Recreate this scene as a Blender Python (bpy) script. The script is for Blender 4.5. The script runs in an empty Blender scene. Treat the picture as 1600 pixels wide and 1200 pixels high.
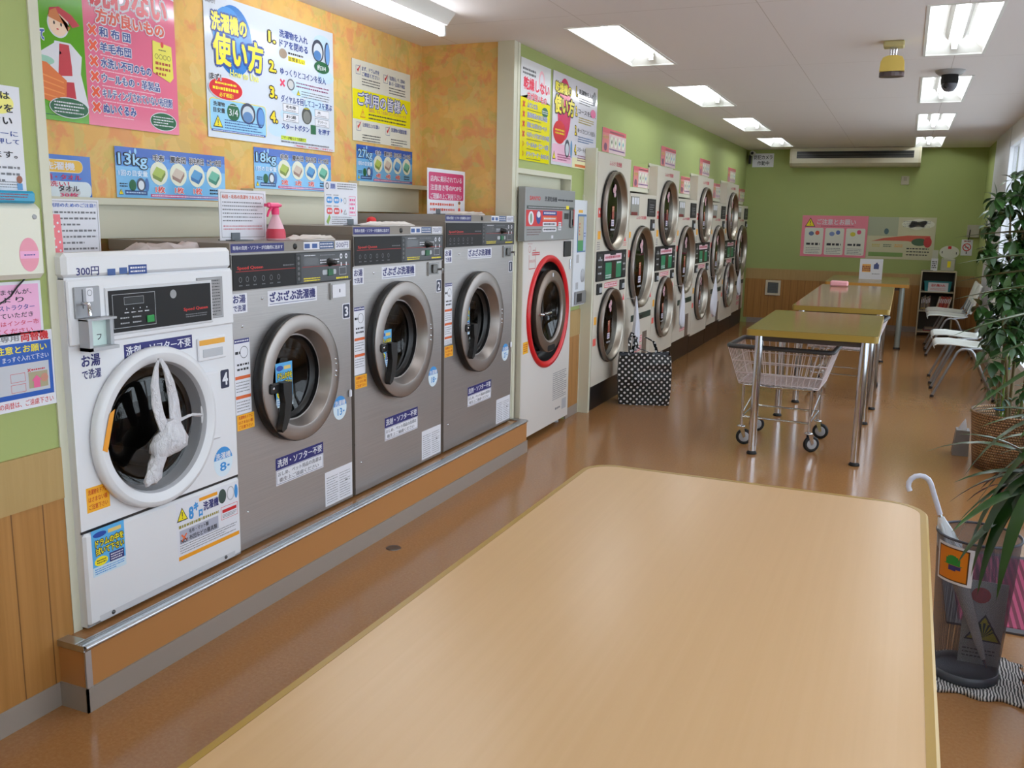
import bpy, math, random
from mathutils import Vector, Matrix
random.seed(7)
SC = bpy.context.scene
COL = SC.collection
PI = math.pi

# ------------------------------------------------------------------ camera
def camera():
    yaw, pit, roll = -0.40259305, -0.18224517, 0.01909476
    cy, sy, cp, sp, cr, sr = math.cos(yaw), math.sin(yaw), math.cos(pit), math.sin(pit), math.cos(roll), math.sin(roll)
    F = Vector((sy*cp, cy*cp, sp)); r0 = Vector((cy, -sy, 0)); u0 = r0.cross(F)
    r = cr*r0 + sr*u0; u = -sr*r0 + cr*u0
    cd = bpy.data.cameras.new('camera'); cd.sensor_width = 36; cd.lens = 1413.735/1600*36
    cd.clip_start = 0.05; cd.clip_end = 200
    c = bpy.data.objects.new('camera', cd); COL.objects.link(c)
    m = Matrix((r, u, -F)).transposed().to_4x4(); m.translation = (0, 0, 1.45)
    c.matrix_world = m; SC.camera = c
camera()

# ------------------------------------------------------------------ world, exposure
W = bpy.data.worlds.new('overcast_sky'); SC.world = W; W.use_nodes = True
bg = W.node_tree.nodes['Background']
bg.inputs['Color'].default_value = (0.80, 0.89, 1.0, 1)
bg.inputs['Strength'].default_value = 8.5
vs = SC.view_settings
vs.view_transform = 'Standard'; vs.look = 'None'; vs.gamma = 1; vs.exposure = -1.08
try: vs.use_curve_mapping = False
except Exception: pass
TUBE_POWER = 54.0
SC.cycles.max_bounces = 8; SC.cycles.diffuse_bounces = 5; SC.cycles.glossy_bounces = 4
SC.cycles.transmission_bounces = 6; SC.cycles.transparent_max_bounces = 12
SC.cycles.sample_clamp_indirect = 6; SC.cycles.caustics_reflective = False; SC.cycles.caustics_refractive = False
SC.cycles.use_denoising = True

# ------------------------------------------------------------------ materials
def lin(c):
    c = c/255.0
    return c/12.92 if c <= 0.04045 else ((c+0.055)/1.055)**2.4
def L(rgb): return (lin(rgb[0]), lin(rgb[1]), lin(rgb[2]), 1)
_mc = {}
def C(rgb, rough=0.5, metal=0.0, name=None, spec=0.5, coat=0.0):
    """plain surface colour"""
    k = (tuple(rgb), rough, metal, spec, coat)
    if k in _mc: return _mc[k]
    m = bpy.data.materials.new(name or 'paint_%d_%d_%d' % tuple(rgb)); m.use_nodes = True
    b = m.node_tree.nodes['Principled BSDF']
    b.inputs['Base Color'].default_value = L(rgb); b.inputs['Roughness'].default_value = rough
    b.inputs['Metallic'].default_value = metal; b.inputs['Specular IOR Level'].default_value = spec
    if coat: b.inputs['Coat Weight'].default_value = coat; b.inputs['Coat Roughness'].default_value = 0.1
    m.diffuse_color = L(rgb)
    _mc[k] = m
    return m
class N:
    """tiny node-tree writer"""
    def __init__(s, name, rough=0.5, metal=0.0, spec=0.5):
        s.m = bpy.data.materials.new(name); s.m.use_nodes = True; s.t = s.m.node_tree
        s.b = s.t.nodes['Principled BSDF']; s.b.inputs['Roughness'].default_value = rough
        s.b.inputs['Metallic'].default_value = metal; s.b.inputs['Specular IOR Level'].default_value = spec
        s.tc = s.t.nodes.new('ShaderNodeTexCoord')
    def n(s, t, **kw):
        o = s.t.nodes.new('ShaderNode'+t)
        for k, v in kw.items():
            if k in o.inputs: o.inputs[k].default_value = v
            else: setattr(o, k, v)
        return o
    def l(s, a, b): s.t.links.new(a, b)
    def vec(s, scale=(1, 1, 1), loc=(0, 0, 0), rot=(0, 0, 0)):
        mp = s.t.nodes.new('ShaderNodeMapping'); mp.inputs['Scale'].default_value = scale
        mp.inputs['Location'].default_value = loc; mp.inputs['Rotation'].default_value = rot
        s.l(s.tc.outputs['Object'], mp.inputs['Vector']); return mp.outputs[0]
    def noise(s, v, sc=5, det=3, ro=0.5, dist=0):
        o = s.n('TexNoise', Scale=sc, Detail=det, Roughness=ro, Distortion=dist); s.l(v, o.inputs['Vector']); return o
    def ramp(s, f, stops, interp='LINEAR'):
        o = s.t.nodes.new('ShaderNodeValToRGB'); s.l(f, o.inputs[0]); e = o.color_ramp.elements; o.color_ramp.interpolation = interp
        while len(e) < len(stops): e.new(0.5)
        for i, (p, c) in enumerate(stops): e[i].position = p; e[i].color = L(c)
        return o.outputs[0]
    def mix(s, f, a, b, mode='MIX'):
        o = s.t.nodes.new('ShaderNodeMix'); o.data_type = 'RGBA'; o.blend_type = mode
        for i, x in ((0, f), (6, a), (7, b)):
            if isinstance(x, (int, float)): o.inputs[i].default_value = x
            elif isinstance(x, tuple): o.inputs[i].default_value = L(x)
            else: s.l(x, o.inputs[i])
        return o.outputs[2]
    def math(s, op, a, b=None, c=None):
        o = s.t.nodes.new('ShaderNodeMath'); o.operation = op
        for i, x in enumerate((a, b, c)):
            if x is None: continue
            if isinstance(x, (int, float)): o.inputs[i].default_value = x
            else: s.l(x, o.inputs[i])
        return o.outputs[0]
    def bump(s, h, strength=0.2, dist=0.002):
        o = s.n('Bump', Strength=strength, Distance=dist); s.l(h, o.inputs['Height']); s.l(o.outputs[0], s.b.inputs['Normal'])
    def xyz(s):
        o = s.t.nodes.new('ShaderNodeSeparateXYZ'); s.l(s.tc.outputs['Object'], o.inputs[0]); return o.outputs
    def col(s, c): s.l(c, s.b.inputs['Base Color'])

def m_wall(name, rgb):
    s = N(name, 0.75); f = s.noise(s.vec(), 90, 4); g = s.noise(s.vec(), 1.3, 2)
    d = tuple(int(c*0.94) for c in rgb)
    s.col(s.mix(g.outputs[0], d, rgb)); s.bump(f.outputs[0], 0.25, 0.002); return s.m
GREEN = m_wall('green_wallpaper', (168, 180, 112))
CREAM = C((212, 210, 190), 0.45, name='cream_trim')
WHITE = C((228, 228, 232), 0.35, name='white_enamel')
def m_orange():
    s = N('orange_mottled_wallpaper', 0.7)
    w = s.noise(s.vec(), 3.0, 2); 
    v = s.n('VectorMath', operation='MULTIPLY_ADD'); s.l(w.outputs['Color'], v.inputs[0]); v.inputs[1].default_value = (.25, .25, .25); s.l(s.vec(), v.inputs[2])
    a = s.n('TexVoronoi', Scale=15.0, Randomness=1.0); a.distance = 'CHEBYCHEV'; s.l(v.outputs[0], a.inputs['Vector'])
    sep = s.n('SeparateColor'); s.l(a.outputs['Color'], sep.inputs[0])
    base = s.ramp(sep.outputs[0], [(0, (220, 166, 92)), (0.25, (226, 180, 108)), (0.5, (214, 172, 92)), (0.72, (224, 188, 118)), (0.86, (208, 182, 108)), (1.0, (222, 160, 100))])
    n1 = s.noise(s.vec((1, 1, 1.0)), 9, 4, 0.6, 0.6); n2 = s.noise(s.vec(loc=(4, 2, 7)), 7, 4, 0.6, 0.6); n3 = s.noise(s.vec(loc=(9, 5, 1)), 6, 4, 0.6)
    pink = s.math('MULTIPLY', s.math('SUBTRACT', n1.outputs[0], 0.54), 6.0)
    grn = s.math('MULTIPLY', s.math('SUBTRACT', n2.outputs[0], 0.57), 6.0)
    yel = s.math('MULTIPLY', s.math('SUBTRACT', n3.outputs[0], 0.50), 5.0)
    cl = lambda x: s.math('MINIMUM', s.math('MAXIMUM', x, 0.0), 0.62)
    c = s.mix(cl(yel), base, (238, 190, 104)); c = s.mix(cl(pink), c, (224, 138, 98)); c = s.mix(cl(grn), c, (190, 176, 90))
    s.col(c); f = s.noise(s.vec(), 60, 4); s.bump(f.outputs[0], 0.2, 0.002); return s.m
ORANGE = m_orange()
def m_planks(axis):
    s = N('wood_wainscot_planks', 0.45)
    x = s.xyz()[axis]
    fr = s.math('FRACT', s.math('DIVIDE', s.math('ADD', x, 20.01), 0.1))
    g = s.math('LESS_THAN', s.math('ABSOLUTE', s.math('SUBTRACT', fr, 0.5)), 0.02)
    sc = [60, 60, 1.5]
    n = s.noise(s.vec(tuple(sc)), 1, 3)
    c = s.ramp(n.outputs[0], [(0.3, (160, 112, 56)), (0.7, (176, 126, 68))])
    s.col(s.mix(g, c, (112, 74, 36))); s.bump(s.math('SUBTRACT', 1.0, g), 0.5, 0.004); return s.m
PLANK_Y = m_planks(1); PLANK_X = m_planks(0)
def m_wood(name, a, b, sc=(40, 1.5, 40), rough=0.35, spec=0.5, coat=0):
    s = N(name, rough, 0, spec); n = s.noise(s.vec(sc), 1, 4, 0.6, 0.3); m = s.noise(s.vec(), 0.8, 2)
    c = s.ramp(n.outputs[0], [(0.25, a), (0.75, b)])
    s.col(c); 
    if coat: s.b.inputs['Coat Weight'].default_value = coat; s.b.inputs['Coat Roughness'].default_value = 0.08
    return s.m
BAND = m_wood('wainscot_cap_board', (172, 142, 90), (182, 152, 100), (50, 50, 3))
def m_floor():
    s = N('brown_vinyl_floor', 0.2, 0, 0.5)
    n = s.noise(s.vec(), 90, 3, 0.7); g = s.noise(s.vec(), 1.1, 3)
    c = s.ramp(n.outputs[0], [(0.3, (148, 102, 60)), (0.5, (156, 110, 68)), (0.72, (166, 120, 78))])
    s.col(s.mix(s.math('MULTIPLY', g.outputs[0], 0.18), c, (190, 142, 96)))
    r = s.math('MULTIPLY_ADD', s.noise(s.vec(), 14, 3).outputs[0], 0.06, 0.13); s.l(r, s.b.inputs['Roughness'])
    s.bump(s.noise(s.vec(), 60, 2).outputs[0], 0.03, 0.001)
    return s.m
FLOOR = m_floor()
def m_ceiling():
    s = N('ceiling_board', 0.8); x = s.xyz()
    def seam(o, off, p):
        fr = s.math('FRACT', s.math('DIVIDE', s.math('ADD', o, off), p))
        return s.math('LESS_THAN', s.math('ABSOLUTE', s.math('SUBTRACT', fr, 0.5)), 0.0016/p*1.5)
    g = s.math('MAXIMUM', seam(x[0], 20.30, 0.91), seam(x[1], 20.0, 1.82))
    s.col(s.mix(g, (234, 227, 226), (206, 196, 192))); s.bump(s.noise(s.vec(), 120, 4).outputs[0], 0.2, 0.002); return s.m
CEIL = m_ceiling()
GREYBASE = C((150, 140, 132), 0.4, name='grey_vinyl_skirting')
ALU = C((196, 198, 202), 0.28, 1.0, name='aluminium')
CHROME = C((214, 216, 222), 0.12, 1.0, name='chrome')
def m_steel():
    s = N('brushed_stainless', 0.36, 0.85)
    n = s.noise(s.vec((3, 3, 260)), 1, 3); m = s.noise(s.vec(), 2.0, 2)
    s.col(s.ramp(n.outputs[0], [(0.2, (168, 163, 162)), (0.8, (182, 177, 175))]))
    r = s.math('MULTIPLY_ADD', n.outputs[0], 0.1, 0.33); s.l(r, s.b.inputs['Roughness']); return s.m
STEEL = m_steel()
STEELRING = C((160, 152, 148), 0.38, 0.85, name='satin_steel_door')
BLACK = C((18, 18, 20), 0.4, name='black_plastic'); RUBBER = C((24, 24, 26), 0.6, name='black_rubber')
DARK = C((26, 25, 27), 0.5, name='charcoal_panel', spec=.3)
SIDE = C((132, 122, 114), 0.55, name='grey_brown_side_panel')
DRUM = C((40, 39, 40), 0.5, 0.5, name='dark_drum_steel')
NAVY = C((34, 34, 106), 0.45); PAPER = C((226, 226, 234), 0.55, name='white_paper')
RED = C((205, 30, 36), 0.4); ORG = C((240, 160, 30), 0.45); YEL = C((244, 226, 30), 0.45)
SKYB = C((64, 146, 214), 0.45); INK = C((40, 40, 48), 0.6); GREYT = C((120, 120, 126), 0.6)
DGREEN = C((14, 92, 52), 0.4); PINK = C((226, 96, 148), 0.45); LGREY = C((178, 180, 186), 0.4)
def m_glass(name, tint=(250, 252, 252), rough=0.0, alpha=0.12):
    """thin glass: mostly see-through sheet with a clear reflection"""
    m = bpy.data.materials.new(name); m.use_nodes = True; t = m.node_tree; t.nodes.clear()
    o = t.nodes.new('ShaderNodeOutputMaterial'); tr = t.nodes.new('ShaderNodeBsdfTransparent'); gl = t.nodes.new('ShaderNodeBsdfGlossy')
    tr.inputs[0].default_value = L(tint); gl.inputs['Roughness'].default_value = rough
    mx = t.nodes.new('ShaderNodeMixShader'); fr = t.nodes.new('ShaderNodeLayerWeight'); fr.inputs[0].default_value = 0.5
    pw = t.nodes.new('ShaderNodeMath'); pw.operation = 'POWER'; pw.inputs[1].default_value = 5.0
    ad = t.nodes.new('ShaderNodeMath'); ad.operation = 'MULTIPLY_ADD'; ad.inputs[1].default_value = 0.9; ad.inputs[2].default_value = 0.05
    t.links.new(fr.outputs['Facing'], pw.inputs[0]); t.links.new(pw.outputs[0], ad.inputs[0]); t.links.new(ad.outputs[0], mx.inputs[0])
    t.links.new(tr.outputs[0], mx.inputs[1]); t.links.new(gl.outputs[0], mx.inputs[2]); t.links.new(mx.outputs[0], o.inputs[0])
    return m
GLASS = m_glass('window_glass'); DOORGLASS = m_glass('dark_door_glass', (150, 150, 150), 0.03)
def m_emit(name, rgb, st):
    m = bpy.data.materials.new(name); m.use_nodes = True; b = m.node_tree.nodes['Principled BSDF']
    b.inputs['Base Color'].default_value = L(rgb); b.inputs['Emission Color'].default_value = L(rgb); b.inputs['Emission Strength'].default_value = st
    return m
TUBE = m_emit('fluorescent_tube', (244, 250, 255), TUBE_POWER)

# ------------------------------------------------------------------ geometry
class G:
    """collects faces (several materials) and links them as ONE mesh object"""
    def __init__(s, M=None): s.v = []; s.f = []; s.mi = []; s.sm = []; s.mats = []; s.M = M
    def idx(s, m):
        if m not in s.mats: s.mats.append(m)
        return s.mats.index(m)
    def add(s, vs, fs, m, sm=False, M=None):
        b = len(s.v); M = M or s.M
        s.v += [tuple(M @ Vector(v)) for v in vs] if M else [tuple(v) for v in vs]
        i = s.idx(m)
        for f in fs: s.f.append(tuple(b+k for k in f)); s.mi.append(i); s.sm.append(sm)
        return s
    def box(s, x0, x1, y0, y1, z0, z1, m, M=None, ch=0.0):
        if ch:   # chamfered block
            c = min(ch, abs(x1-x0)/2.2, abs(y1-y0)/2.2, abs(z1-z0)/2.2)
            vs = []; 
            for X, sx in ((x0, 1), (x1, -1)):
                for Y, sy in ((y0, 1), (y1, -1)):
                    for Z, sz in ((z0, 1), (z1, -1)):
                        vs += [(X, Y+sy*c, Z+sz*c), (X+sx*c, Y, Z+sz*c), (X+sx*c, Y+sy*c, Z)]
            k = lambda a, b_, c_, i: 3*(4*a+2*b_+c_)+i
            fs = [(k(0,0,0,0), k(0,0,1,0), k(0,1,1,0), k(0,1,0,0)), (k(1,0,0,0), k(1,1,0,0), k(1,1,1,0), k(1,0,1,0)),
                  (k(0,0,0,1), k(1,0,0,1), k(1,0,1,1), k(0,0,1,1)), (k(0,1,0,1), k(0,1,1,1), k(1,1,1,1), k(1,1,0,1)),
                  (k(0,0,0,2), k(0,1,0,2), k(1,1,0,2), k(1,0,0,2)), (k(0,0,1,2), k(1,0,1,2), k(1,1,1,2), k(0,1,1,2))]
            for a in (0, 1):
                for b_ in (0, 1):
                    fs.append((k(a,b_,0,0), k(a,b_,1,0), k(a,b_,1,1), k(a,b_,0,1)))
                    fs.append((k(a,0,b_,0), k(a,1,b_,0), k(a,1,b_,2), k(a,0,b_,2)))
                    fs.append((k(0,a,b_,1), k(1,a,b_,1), k(1,a,b_,2), k(0,a,b_,2)))
                    for c_ in (0, 1): fs.append((k(a,b_,c_,0), k(a,b_,c_,1), k(a,b_,c_,2)))
            return s.add(vs, fs, m, M=M)
        vs = [(x, y, z) for x in (x0, x1) for y in (y0, y1) for z in (z0, z1)]
        return s.add(vs, [(0,1,3,2), (4,6,7,5), (0,4,5,1), (2,3,7,6), (0,2,6,4), (1,5,7,3)], m, M=M)
    def tube(s, pts, r, m, n=10, caps=True, closed=False):
        P = [Vector(p) for p in pts]; K = len(P); R = r if isinstance(r, (list, tuple)) else [r]*K
        vs = []; up = None
        for i, p in enumerate(P):
            if closed: d = (P[(i+1) % K]-P[i-1])
            else: d = (P[min(i+1, K-1)]-P[max(i-1, 0)])
            d.normalize()
            if up is None:
                up = Vector((0, 0, 1)) if abs(d.z) < 0.9 else Vector((0, 1, 0))
            a = d.cross(up)
            if a.length < 1e-4: a = d.cross(Vector((1, 0, 0)))
            a.normalize(); b = a.cross(d); up = b
            for k in range(n):
                t = 2*PI*k/n; vs.append(p+(a*math.cos(t)+b*math.sin(t))*R[i])
        fs = []
        for i in range(K if closed else K-1):
            j = (i+1) % K
            for k in range(n): fs.append((i*n+k, i*n+(k+1) % n, j*n+(k+1) % n, j*n+k))
        s.add(vs, fs, m, True)
        if caps and not closed:
            s.add(vs[:n], [tuple(range(n))], m); s.add(vs[-n:], [tuple(range(n))[::-1]], m)
        return s
    def lathe(s, prof, m, n=32, M=None, sm=True, cap=True):
        """prof: list of (radius, height) spun round local Z (placed by M)"""
        vs = []
        for r, h in prof:
            for k in range(n): t = 2*PI*k/n; vs.append((r*math.cos(t), r*math.sin(t), h))
        fs = [(i*n+k, i*n+(k+1) % n, (i+1)*n+(k+1) % n, (i+1)*n+k) for i in range(len(prof)-1) for k in range(n)]
        return s.add(vs, fs, m, sm, M=M)
    def disc(s, r, h, m, n=32, M=None, ry=None):
        ry = ry or r
        return s.add([(r*math.cos(2*PI*k/n), ry*math.sin(2*PI*k/n), h) for k in range(n)], [tuple(range(n))], m, M=M)
    def prism(s, poly, h0, h1, m, M=None, sm=False):
        n = len(poly); vs = [(x, y, h0) for x, y in poly]+[(x, y, h1) for x, y in poly]
        fs = [tuple(range(n))[::-1], tuple(range(n, 2*n))]
        s.add(vs, fs, m, M=M); return s.add(vs, [(k, (k+1) % n, n+(k+1) % n, n+k) for k in range(n)], m, sm, M=M)
    def build(s, name, parent=None, loc=None, kind=None):
        me = bpy.data.meshes.new(name)
        me.from_pydata([Vector(v) for v in s.v], [], s.f); 
        for m in s.mats: me.materials.append(m)
        me.polygons.foreach_set('material_index', s.mi); me.polygons.foreach_set('use_smooth', s.sm); me.update()
        o = bpy.data.objects.new(name, me); COL.objects.link(o)
        if parent: o.parent = parent
        if loc: o.location = loc
        if kind: o['kind'] = kind
        return o
def tag(o, label, cat=None, group=None, kind=None):
    o['label'] = label
    if cat: o['category'] = cat
    if group: o['group'] = group
    if kind: o['kind'] = kind
    return o
def root(name, loc, label, cat, group=None, rz=0.0):
    o = bpy.data.objects.new(name, None); COL.objects.link(o); o.location = loc; o.rotation_euler = (0, 0, rz)
    o.empty_display_size = 0.1
    return tag(o, label, cat, group)
def kids(o): return [c for c in bpy.data.objects if c.parent == o]
def dup(o, loc, label=None, group=None, rz=None):
    def rec(a, p):
        c = a.copy(); COL.objects.link(c)
        if p: c.parent = p
        for k in kids(a): rec(k, c)
        return c
    c = rec(o, None); c.location = loc
    if label: c['label'] = label
    if group: c['group'] = group
    if rz is not None: c.rotation_euler = (0, 0, rz)
    return c
FX = lambda x, y, z: Matrix(((0, 0, 1, x), (1, 0, 0, y), (0, 1, 0, z), (0, 0, 0, 1)))      # faces +X: u=+Y, v=+Z
FB = lambda x, y, z: Matrix(((1, 0, 0, x), (0, 0, -1, y), (0, 1, 0, z), (0, 0, 0, 1)))     # faces -Y: u=+X, v=+Z

# ------------------------------------------------------------------ flat print (lettering, signs)
_tc = {}
def text_mesh(t, off=0.0):
    k = (t, off)
    if k not in _tc:
        c = bpy.data.curves.new('lettering', 'FONT'); c.body = t; c.size = 1; c.offset = off; c.resolution_u = 2
        o = bpy.data.objects.new('lettering', c); me = o.to_mesh()
        _tc[k] = ([v.co[:2] for v in me.vertices], [tuple(p.vertices) for p in me.polygons])
        o.to_mesh_clear(); bpy.data.objects.remove(o); bpy.data.curves.remove(c)
    return _tc[k]
E_ = 0.0004
class P:
    """prints flat shapes on a plane of a G; layers stack outwards"""
    def __init__(s, g, M): s.g = g; s.M = M
    def rect(s, u0, v0, u1, v1, m, l=1, sk=0.0):
        s.g.add([(u0, v0, l*E_), (u1, v0, l*E_), (u1+sk, v1, l*E_), (u0+sk, v1, l*E_)], [(0, 1, 2, 3)], m, M=s.M); return s
    def poly(s, pts, m, l=2): s.g.add([(u, v, l*E_) for u, v in pts], [tuple(range(len(pts)))], m, M=s.M); return s
    def ell(s, u, v, ru, rv, m, l=2, n=28): return s.poly([(u+ru*math.cos(2*PI*k/n), v+rv*math.sin(2*PI*k/n)) for k in range(n)], m, l)
    def ring(s, u, v, ru, rv, w, m, l=2, n=28):
        vs = []
        for q in (0, w):
            vs += [(u+(ru-q)*math.cos(2*PI*k/n), v+(rv-q)*math.sin(2*PI*k/n), l*E_) for k in range(n)]
        s.g.add(vs, [(k, (k+1) % n, n+(k+1) % n, n+k) for k in range(n)], m, M=s.M); return s
    def frame(s, u0, v0, u1, v1, w, m, l=2):
        return s.rect(u0, v0, u1, v0+w, m, l).rect(u0, v1-w, u1, v1, m, l).rect(u0, v0+w, u0+w, v1-w, m, l).rect(u1-w, v0+w, u1, v1-w, m, l)
    def rrect(s, u0, v0, u1, v1, r, m, l=2, n=5):
        pts = []
        for cx, cy, a in ((u1-r, v1-r, 0), (u0+r, v1-r, 90), (u0+r, v0+r, 180), (u1-r, v0+r, 270)):
            for k in range(n+1): t = math.radians(a+90*k/n); pts.append((cx+r*math.cos(t), cy+r*math.sin(t)))
        return s.poly(pts, m, l)
    def txt(s, t, u0, v0, u1, v1, m, l=3, b=0.02, out=None, ow=0.07, sk=0.0):
        if out is not None: s._t(t, u0, v0, u1, v1, out, l, b+ow, b, sk); l += 1
        s._t(t, u0, v0, u1, v1, m, l, b, b, sk); return s
    def _t(s, t, u0, v0, u1, v1, m, l, off, ref, sk):
        a, fs = text_mesh(t)
        if not a: return
        x0 = min(p[0] for p in a)-ref; x1 = max(p[0] for p in a)+ref; y0 = min(p[1] for p in a)-ref; y1 = max(p[1] for p in a)+ref
        su = (u1-u0)/max(x1-x0, 1e-6); sv = (v1-v0)/max(y1-y0, 1e-6)
        D = [(0, 0)] if off < 0.004 else [(off*.72*i, off*.72*j) for i in (-1, 1) for j in (-1, 1)]
        if off > 0.05: D += [(off, 0), (-off, 0), (0, off), (0, -off)]
        if len(t) > 8 and off > 0.004 and off < 0.05: D = [(off, 0), (-off, 0)]
        for q, (dx, dy) in enumerate(D):
            s.g.add([(u0+(x+dx-x0)*su+sk*(y+dy-y0)*sv, v0+(y+dy-y0)*sv, l*E_+q*4e-5) for x, y in a], fs, m, M=s.M)
    def fine(s, u0, v0, u1, v1, rows, m, l=3, fill=0.55, seed=1):
        """rows of print too small to read in the photo"""
        R = random.Random(seed); h = (v1-v0)/rows; vs = []; fs = []
        for i in range(rows):
            y = v1-(i+0.5)*h; x = u0; end = u1-(u1-u0)*(R.random()*0.35 if i % 3 == 2 else R.random()*0.05)
            while x < end:
                w = h*(0.35+R.random()*0.55); x1 = min(x+w, end); q = h*fill/2*(0.7+0.3*R.random()); b = len(vs)
                vs += [(x, y-q, l*E_), (x1, y-q, l*E_), (x1, y+q, l*E_), (x, y+q, l*E_)]; fs.append((b, b+1, b+2, b+3)); x = x1+h*0.22
        s.g.add(vs, fs, m, M=s.M); return s
    def cross(s, u, v, r, m, l=3, w=0.3):
        for sg in (1, -1):
            s.poly([(u-r-0*w, v-sg*r+sg*r*w), (u-r+r*w, v-sg*r), (u+r, v+sg*r-sg*r*w), (u+r-r*w, v+sg*r)], m, l+.06*sg)
        return s
    def tri(s, u, v, r, m, l=3): return s.poly([(u-r, v-r*0.8), (u+r, v-r*0.8), (u, v+r)], m, l)
    def warn(s, u, v, r, l=3):
        s.tri(u, v, r, INK, l); s.tri(u, v-r*0.02, r*0.8, YEL, l+1); s.rect(u-r*.07, v-r*.2, u+r*.07, v+r*.4, INK, l+2); s.rect(u-r*.07, v-r*.5, u+r*.07, v-r*.33, INK, l+2); return s

# ================================================================== THE ROOM
XW, XA, XR, YB, YF, ZC = -2.188, -2.80, 0.90, 13.57, -2.6, 2.46
def struct(name, g, parent=None): return g.build(name, parent, kind='structure')
struct('floor', G().box(XA-0.1, XR+0.1, YF-0.1, YB+0.1, -0.08, 0, FLOOR))
LY = [(0.28, 1.56), (2.56, 3.84), (4.85, 6.13), (7.13, 8.43), (9.42, 10.77), (11.70, 13.02)]
RY = [(0.30, 1.60), (2.58, 3.88), (4.88, 6.27), (7.15, 8.60), (9.45, 11.02), (11.88, 13.34)]
LX = (-1.785, -1.49); RX = (0.008, 0.322)
def ceiling():
    g = G()
    for x0, x1, ys in ((XA-0.1, LX[0], []), (LX[0], LX[1], LY), (LX[1], RX[0], []), (RX[0], RX[1], RY), (RX[1], XR+0.1, [])):
        y = YF-0.1
        for a, b in ys: g.box(x0, x1, y, a, ZC, ZC+0.04, CEIL); y = b
        g.box(x0, x1, y, YB+0.1, ZC, ZC+0.04, CEIL)
    struct('ceiling', g)
ceiling()
PLY = [6.45+0.868*k for k in range(9)]          # the dryer units' sides
struct('wall_left', G().box(XW-0.1, XW, YF, 1.815, 0, ZC, GREEN))
struct('wall_left_header', G().box(XW-0.1, XW, 5.16, 6.12, 1.73, ZC, GREEN))
struct('wall_left_pier', G().box(XW-0.1, XW, 6.12, 6.42, 0, ZC, GREEN))
struct('wall_left_upper', G().box(XW-0.1, XW, 6.42, YB, 1.93, ZC, GREEN))
for k in (1, 3, 5, 7): struct('wall_left_infill', G().box(XW-0.1, XW, PLY[k], PLY[k+1] if k < 7 else YB, 1.70, 1.93, GREEN))
g = G(); g.box(XA-0.1, XA, YF, 5.085, 0, ZC, ORANGE); g.box(XA-0.1, XA, 5.085, YB, 0, ZC, GREEN); struct('wall_alcove', g)
struct('wall_alcove_end', G().box(XA, XW, 5.085, 5.15, 0, ZC, ORANGE))
struct('wall_alcove_near', G().box(XA, XW-0.1, 1.77, 1.815, 0, ZC, ORANGE))
struct('wall_back', G().box(XA-0.1, XR+0.1, YB, YB+0.1, 0, ZC, GREEN))
struct('wall_front', G().box(XA-0.1, XR+0.1, YF-0.1, YF, 0, ZC, GREEN))
def wall_right():
    g = G(); g.box(XR, XR+0.1, 12.48, YB, 0, ZC, GREEN); g.box(XR-0.004, XR+0.1, 10.79, 12.475, 0.36, ZC, C((214, 214, 218), 0.5)); g.box(XR, XR+0.1, YF, 12.48, 0, 0.36, C((196, 190, 180), 0.6))
    g.box(XR, XR+0.1, YF, 12.48, 2.30, ZC, C((226, 226, 228), 0.5))
    struct('wall_right', g)
wall_right()
struct('pavement', G().box(1.0, 30, -30, 40, -0.2, -0.1, C((205, 204, 202), 0.8)))
FRW = C((232, 233, 238), 0.4, name='white_window_frame')
wy = [12.48-1.70*k for k in range(9)]+[YF]
for k in range(1, 9):
    a, b = wy[k+1], wy[k]; g = G()
    g.box(XR, XR+0.09, b-0.05, b, 0.36, 2.30, FRW); g.box(XR, XR+0.09, a, a+0.05, 0.36, 2.30, FRW)
    g.box(XR, XR+0.09, a, b, 0.36, 0.41, FRW); g.box(XR, XR+0.09, a, b, 2.25, 2.30, FRW)
    g.box(XR+0.01, XR+0.07, (a+b)/2-0.02, (a+b)/2+0.02, 0.41, 2.25, FRW)
    w = struct('window_%d' % k, g)
    G().box(XR+0.035, XR+0.041, a+0.05, b-0.05, 0.41, 2.25, GLASS).build('pane', w)
# trims
def trim(n, *bx, m=CREAM):
    g = G()
    for b in bx: g.box(*b, m)
    struct('trim_%d' % n, g)
trim(1, (XW-0.1, XW+0.006, 1.815, 1.846, 0.2, ZC))
trim(2, (XW-0.1, XW+0.006, 5.068, 5.088, 0.2, ZC), (XW-0.05, XW+0.003, 5.088, 5.125, 0.2, ZC), (XW-0.05, XW+0.006, 5.125, 5.16, 0.2, ZC))
trim(3, (XW-0.1, XW+0.006, 5.16, 6.12, 1.715, 1.745), (XW-0.1, XW+0.006, 6.105, 6.12, 0.03, 1.715))
def dtrim():
    g = G(); w = 0.022; x0, x1 = XW, XW+0.012
    g.box(XW, -2.10, 6.40, 6.438, 0.0, 1.93+w, CREAM)
    for k in range(8):
        z = 1.93 if k % 2 == 0 else 1.70
        g.box(x0, x1, PLY[k]-(w if k % 2 == 0 else 0), PLY[k+1]+(w if k % 2 == 0 else 0), z-0.012, z+w, CREAM)
        if k % 2 == 0:
            for y in (PLY[k]-w, PLY[k+1]+0.004): g.box(x0, x1, y, y+w-0.004, 1.70, 1.93, CREAM)
    struct('trim_4', g)
dtrim()
trim(5, (XW, XW+0.010, 6.385, 6.40, 0.0, 1.62))
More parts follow.
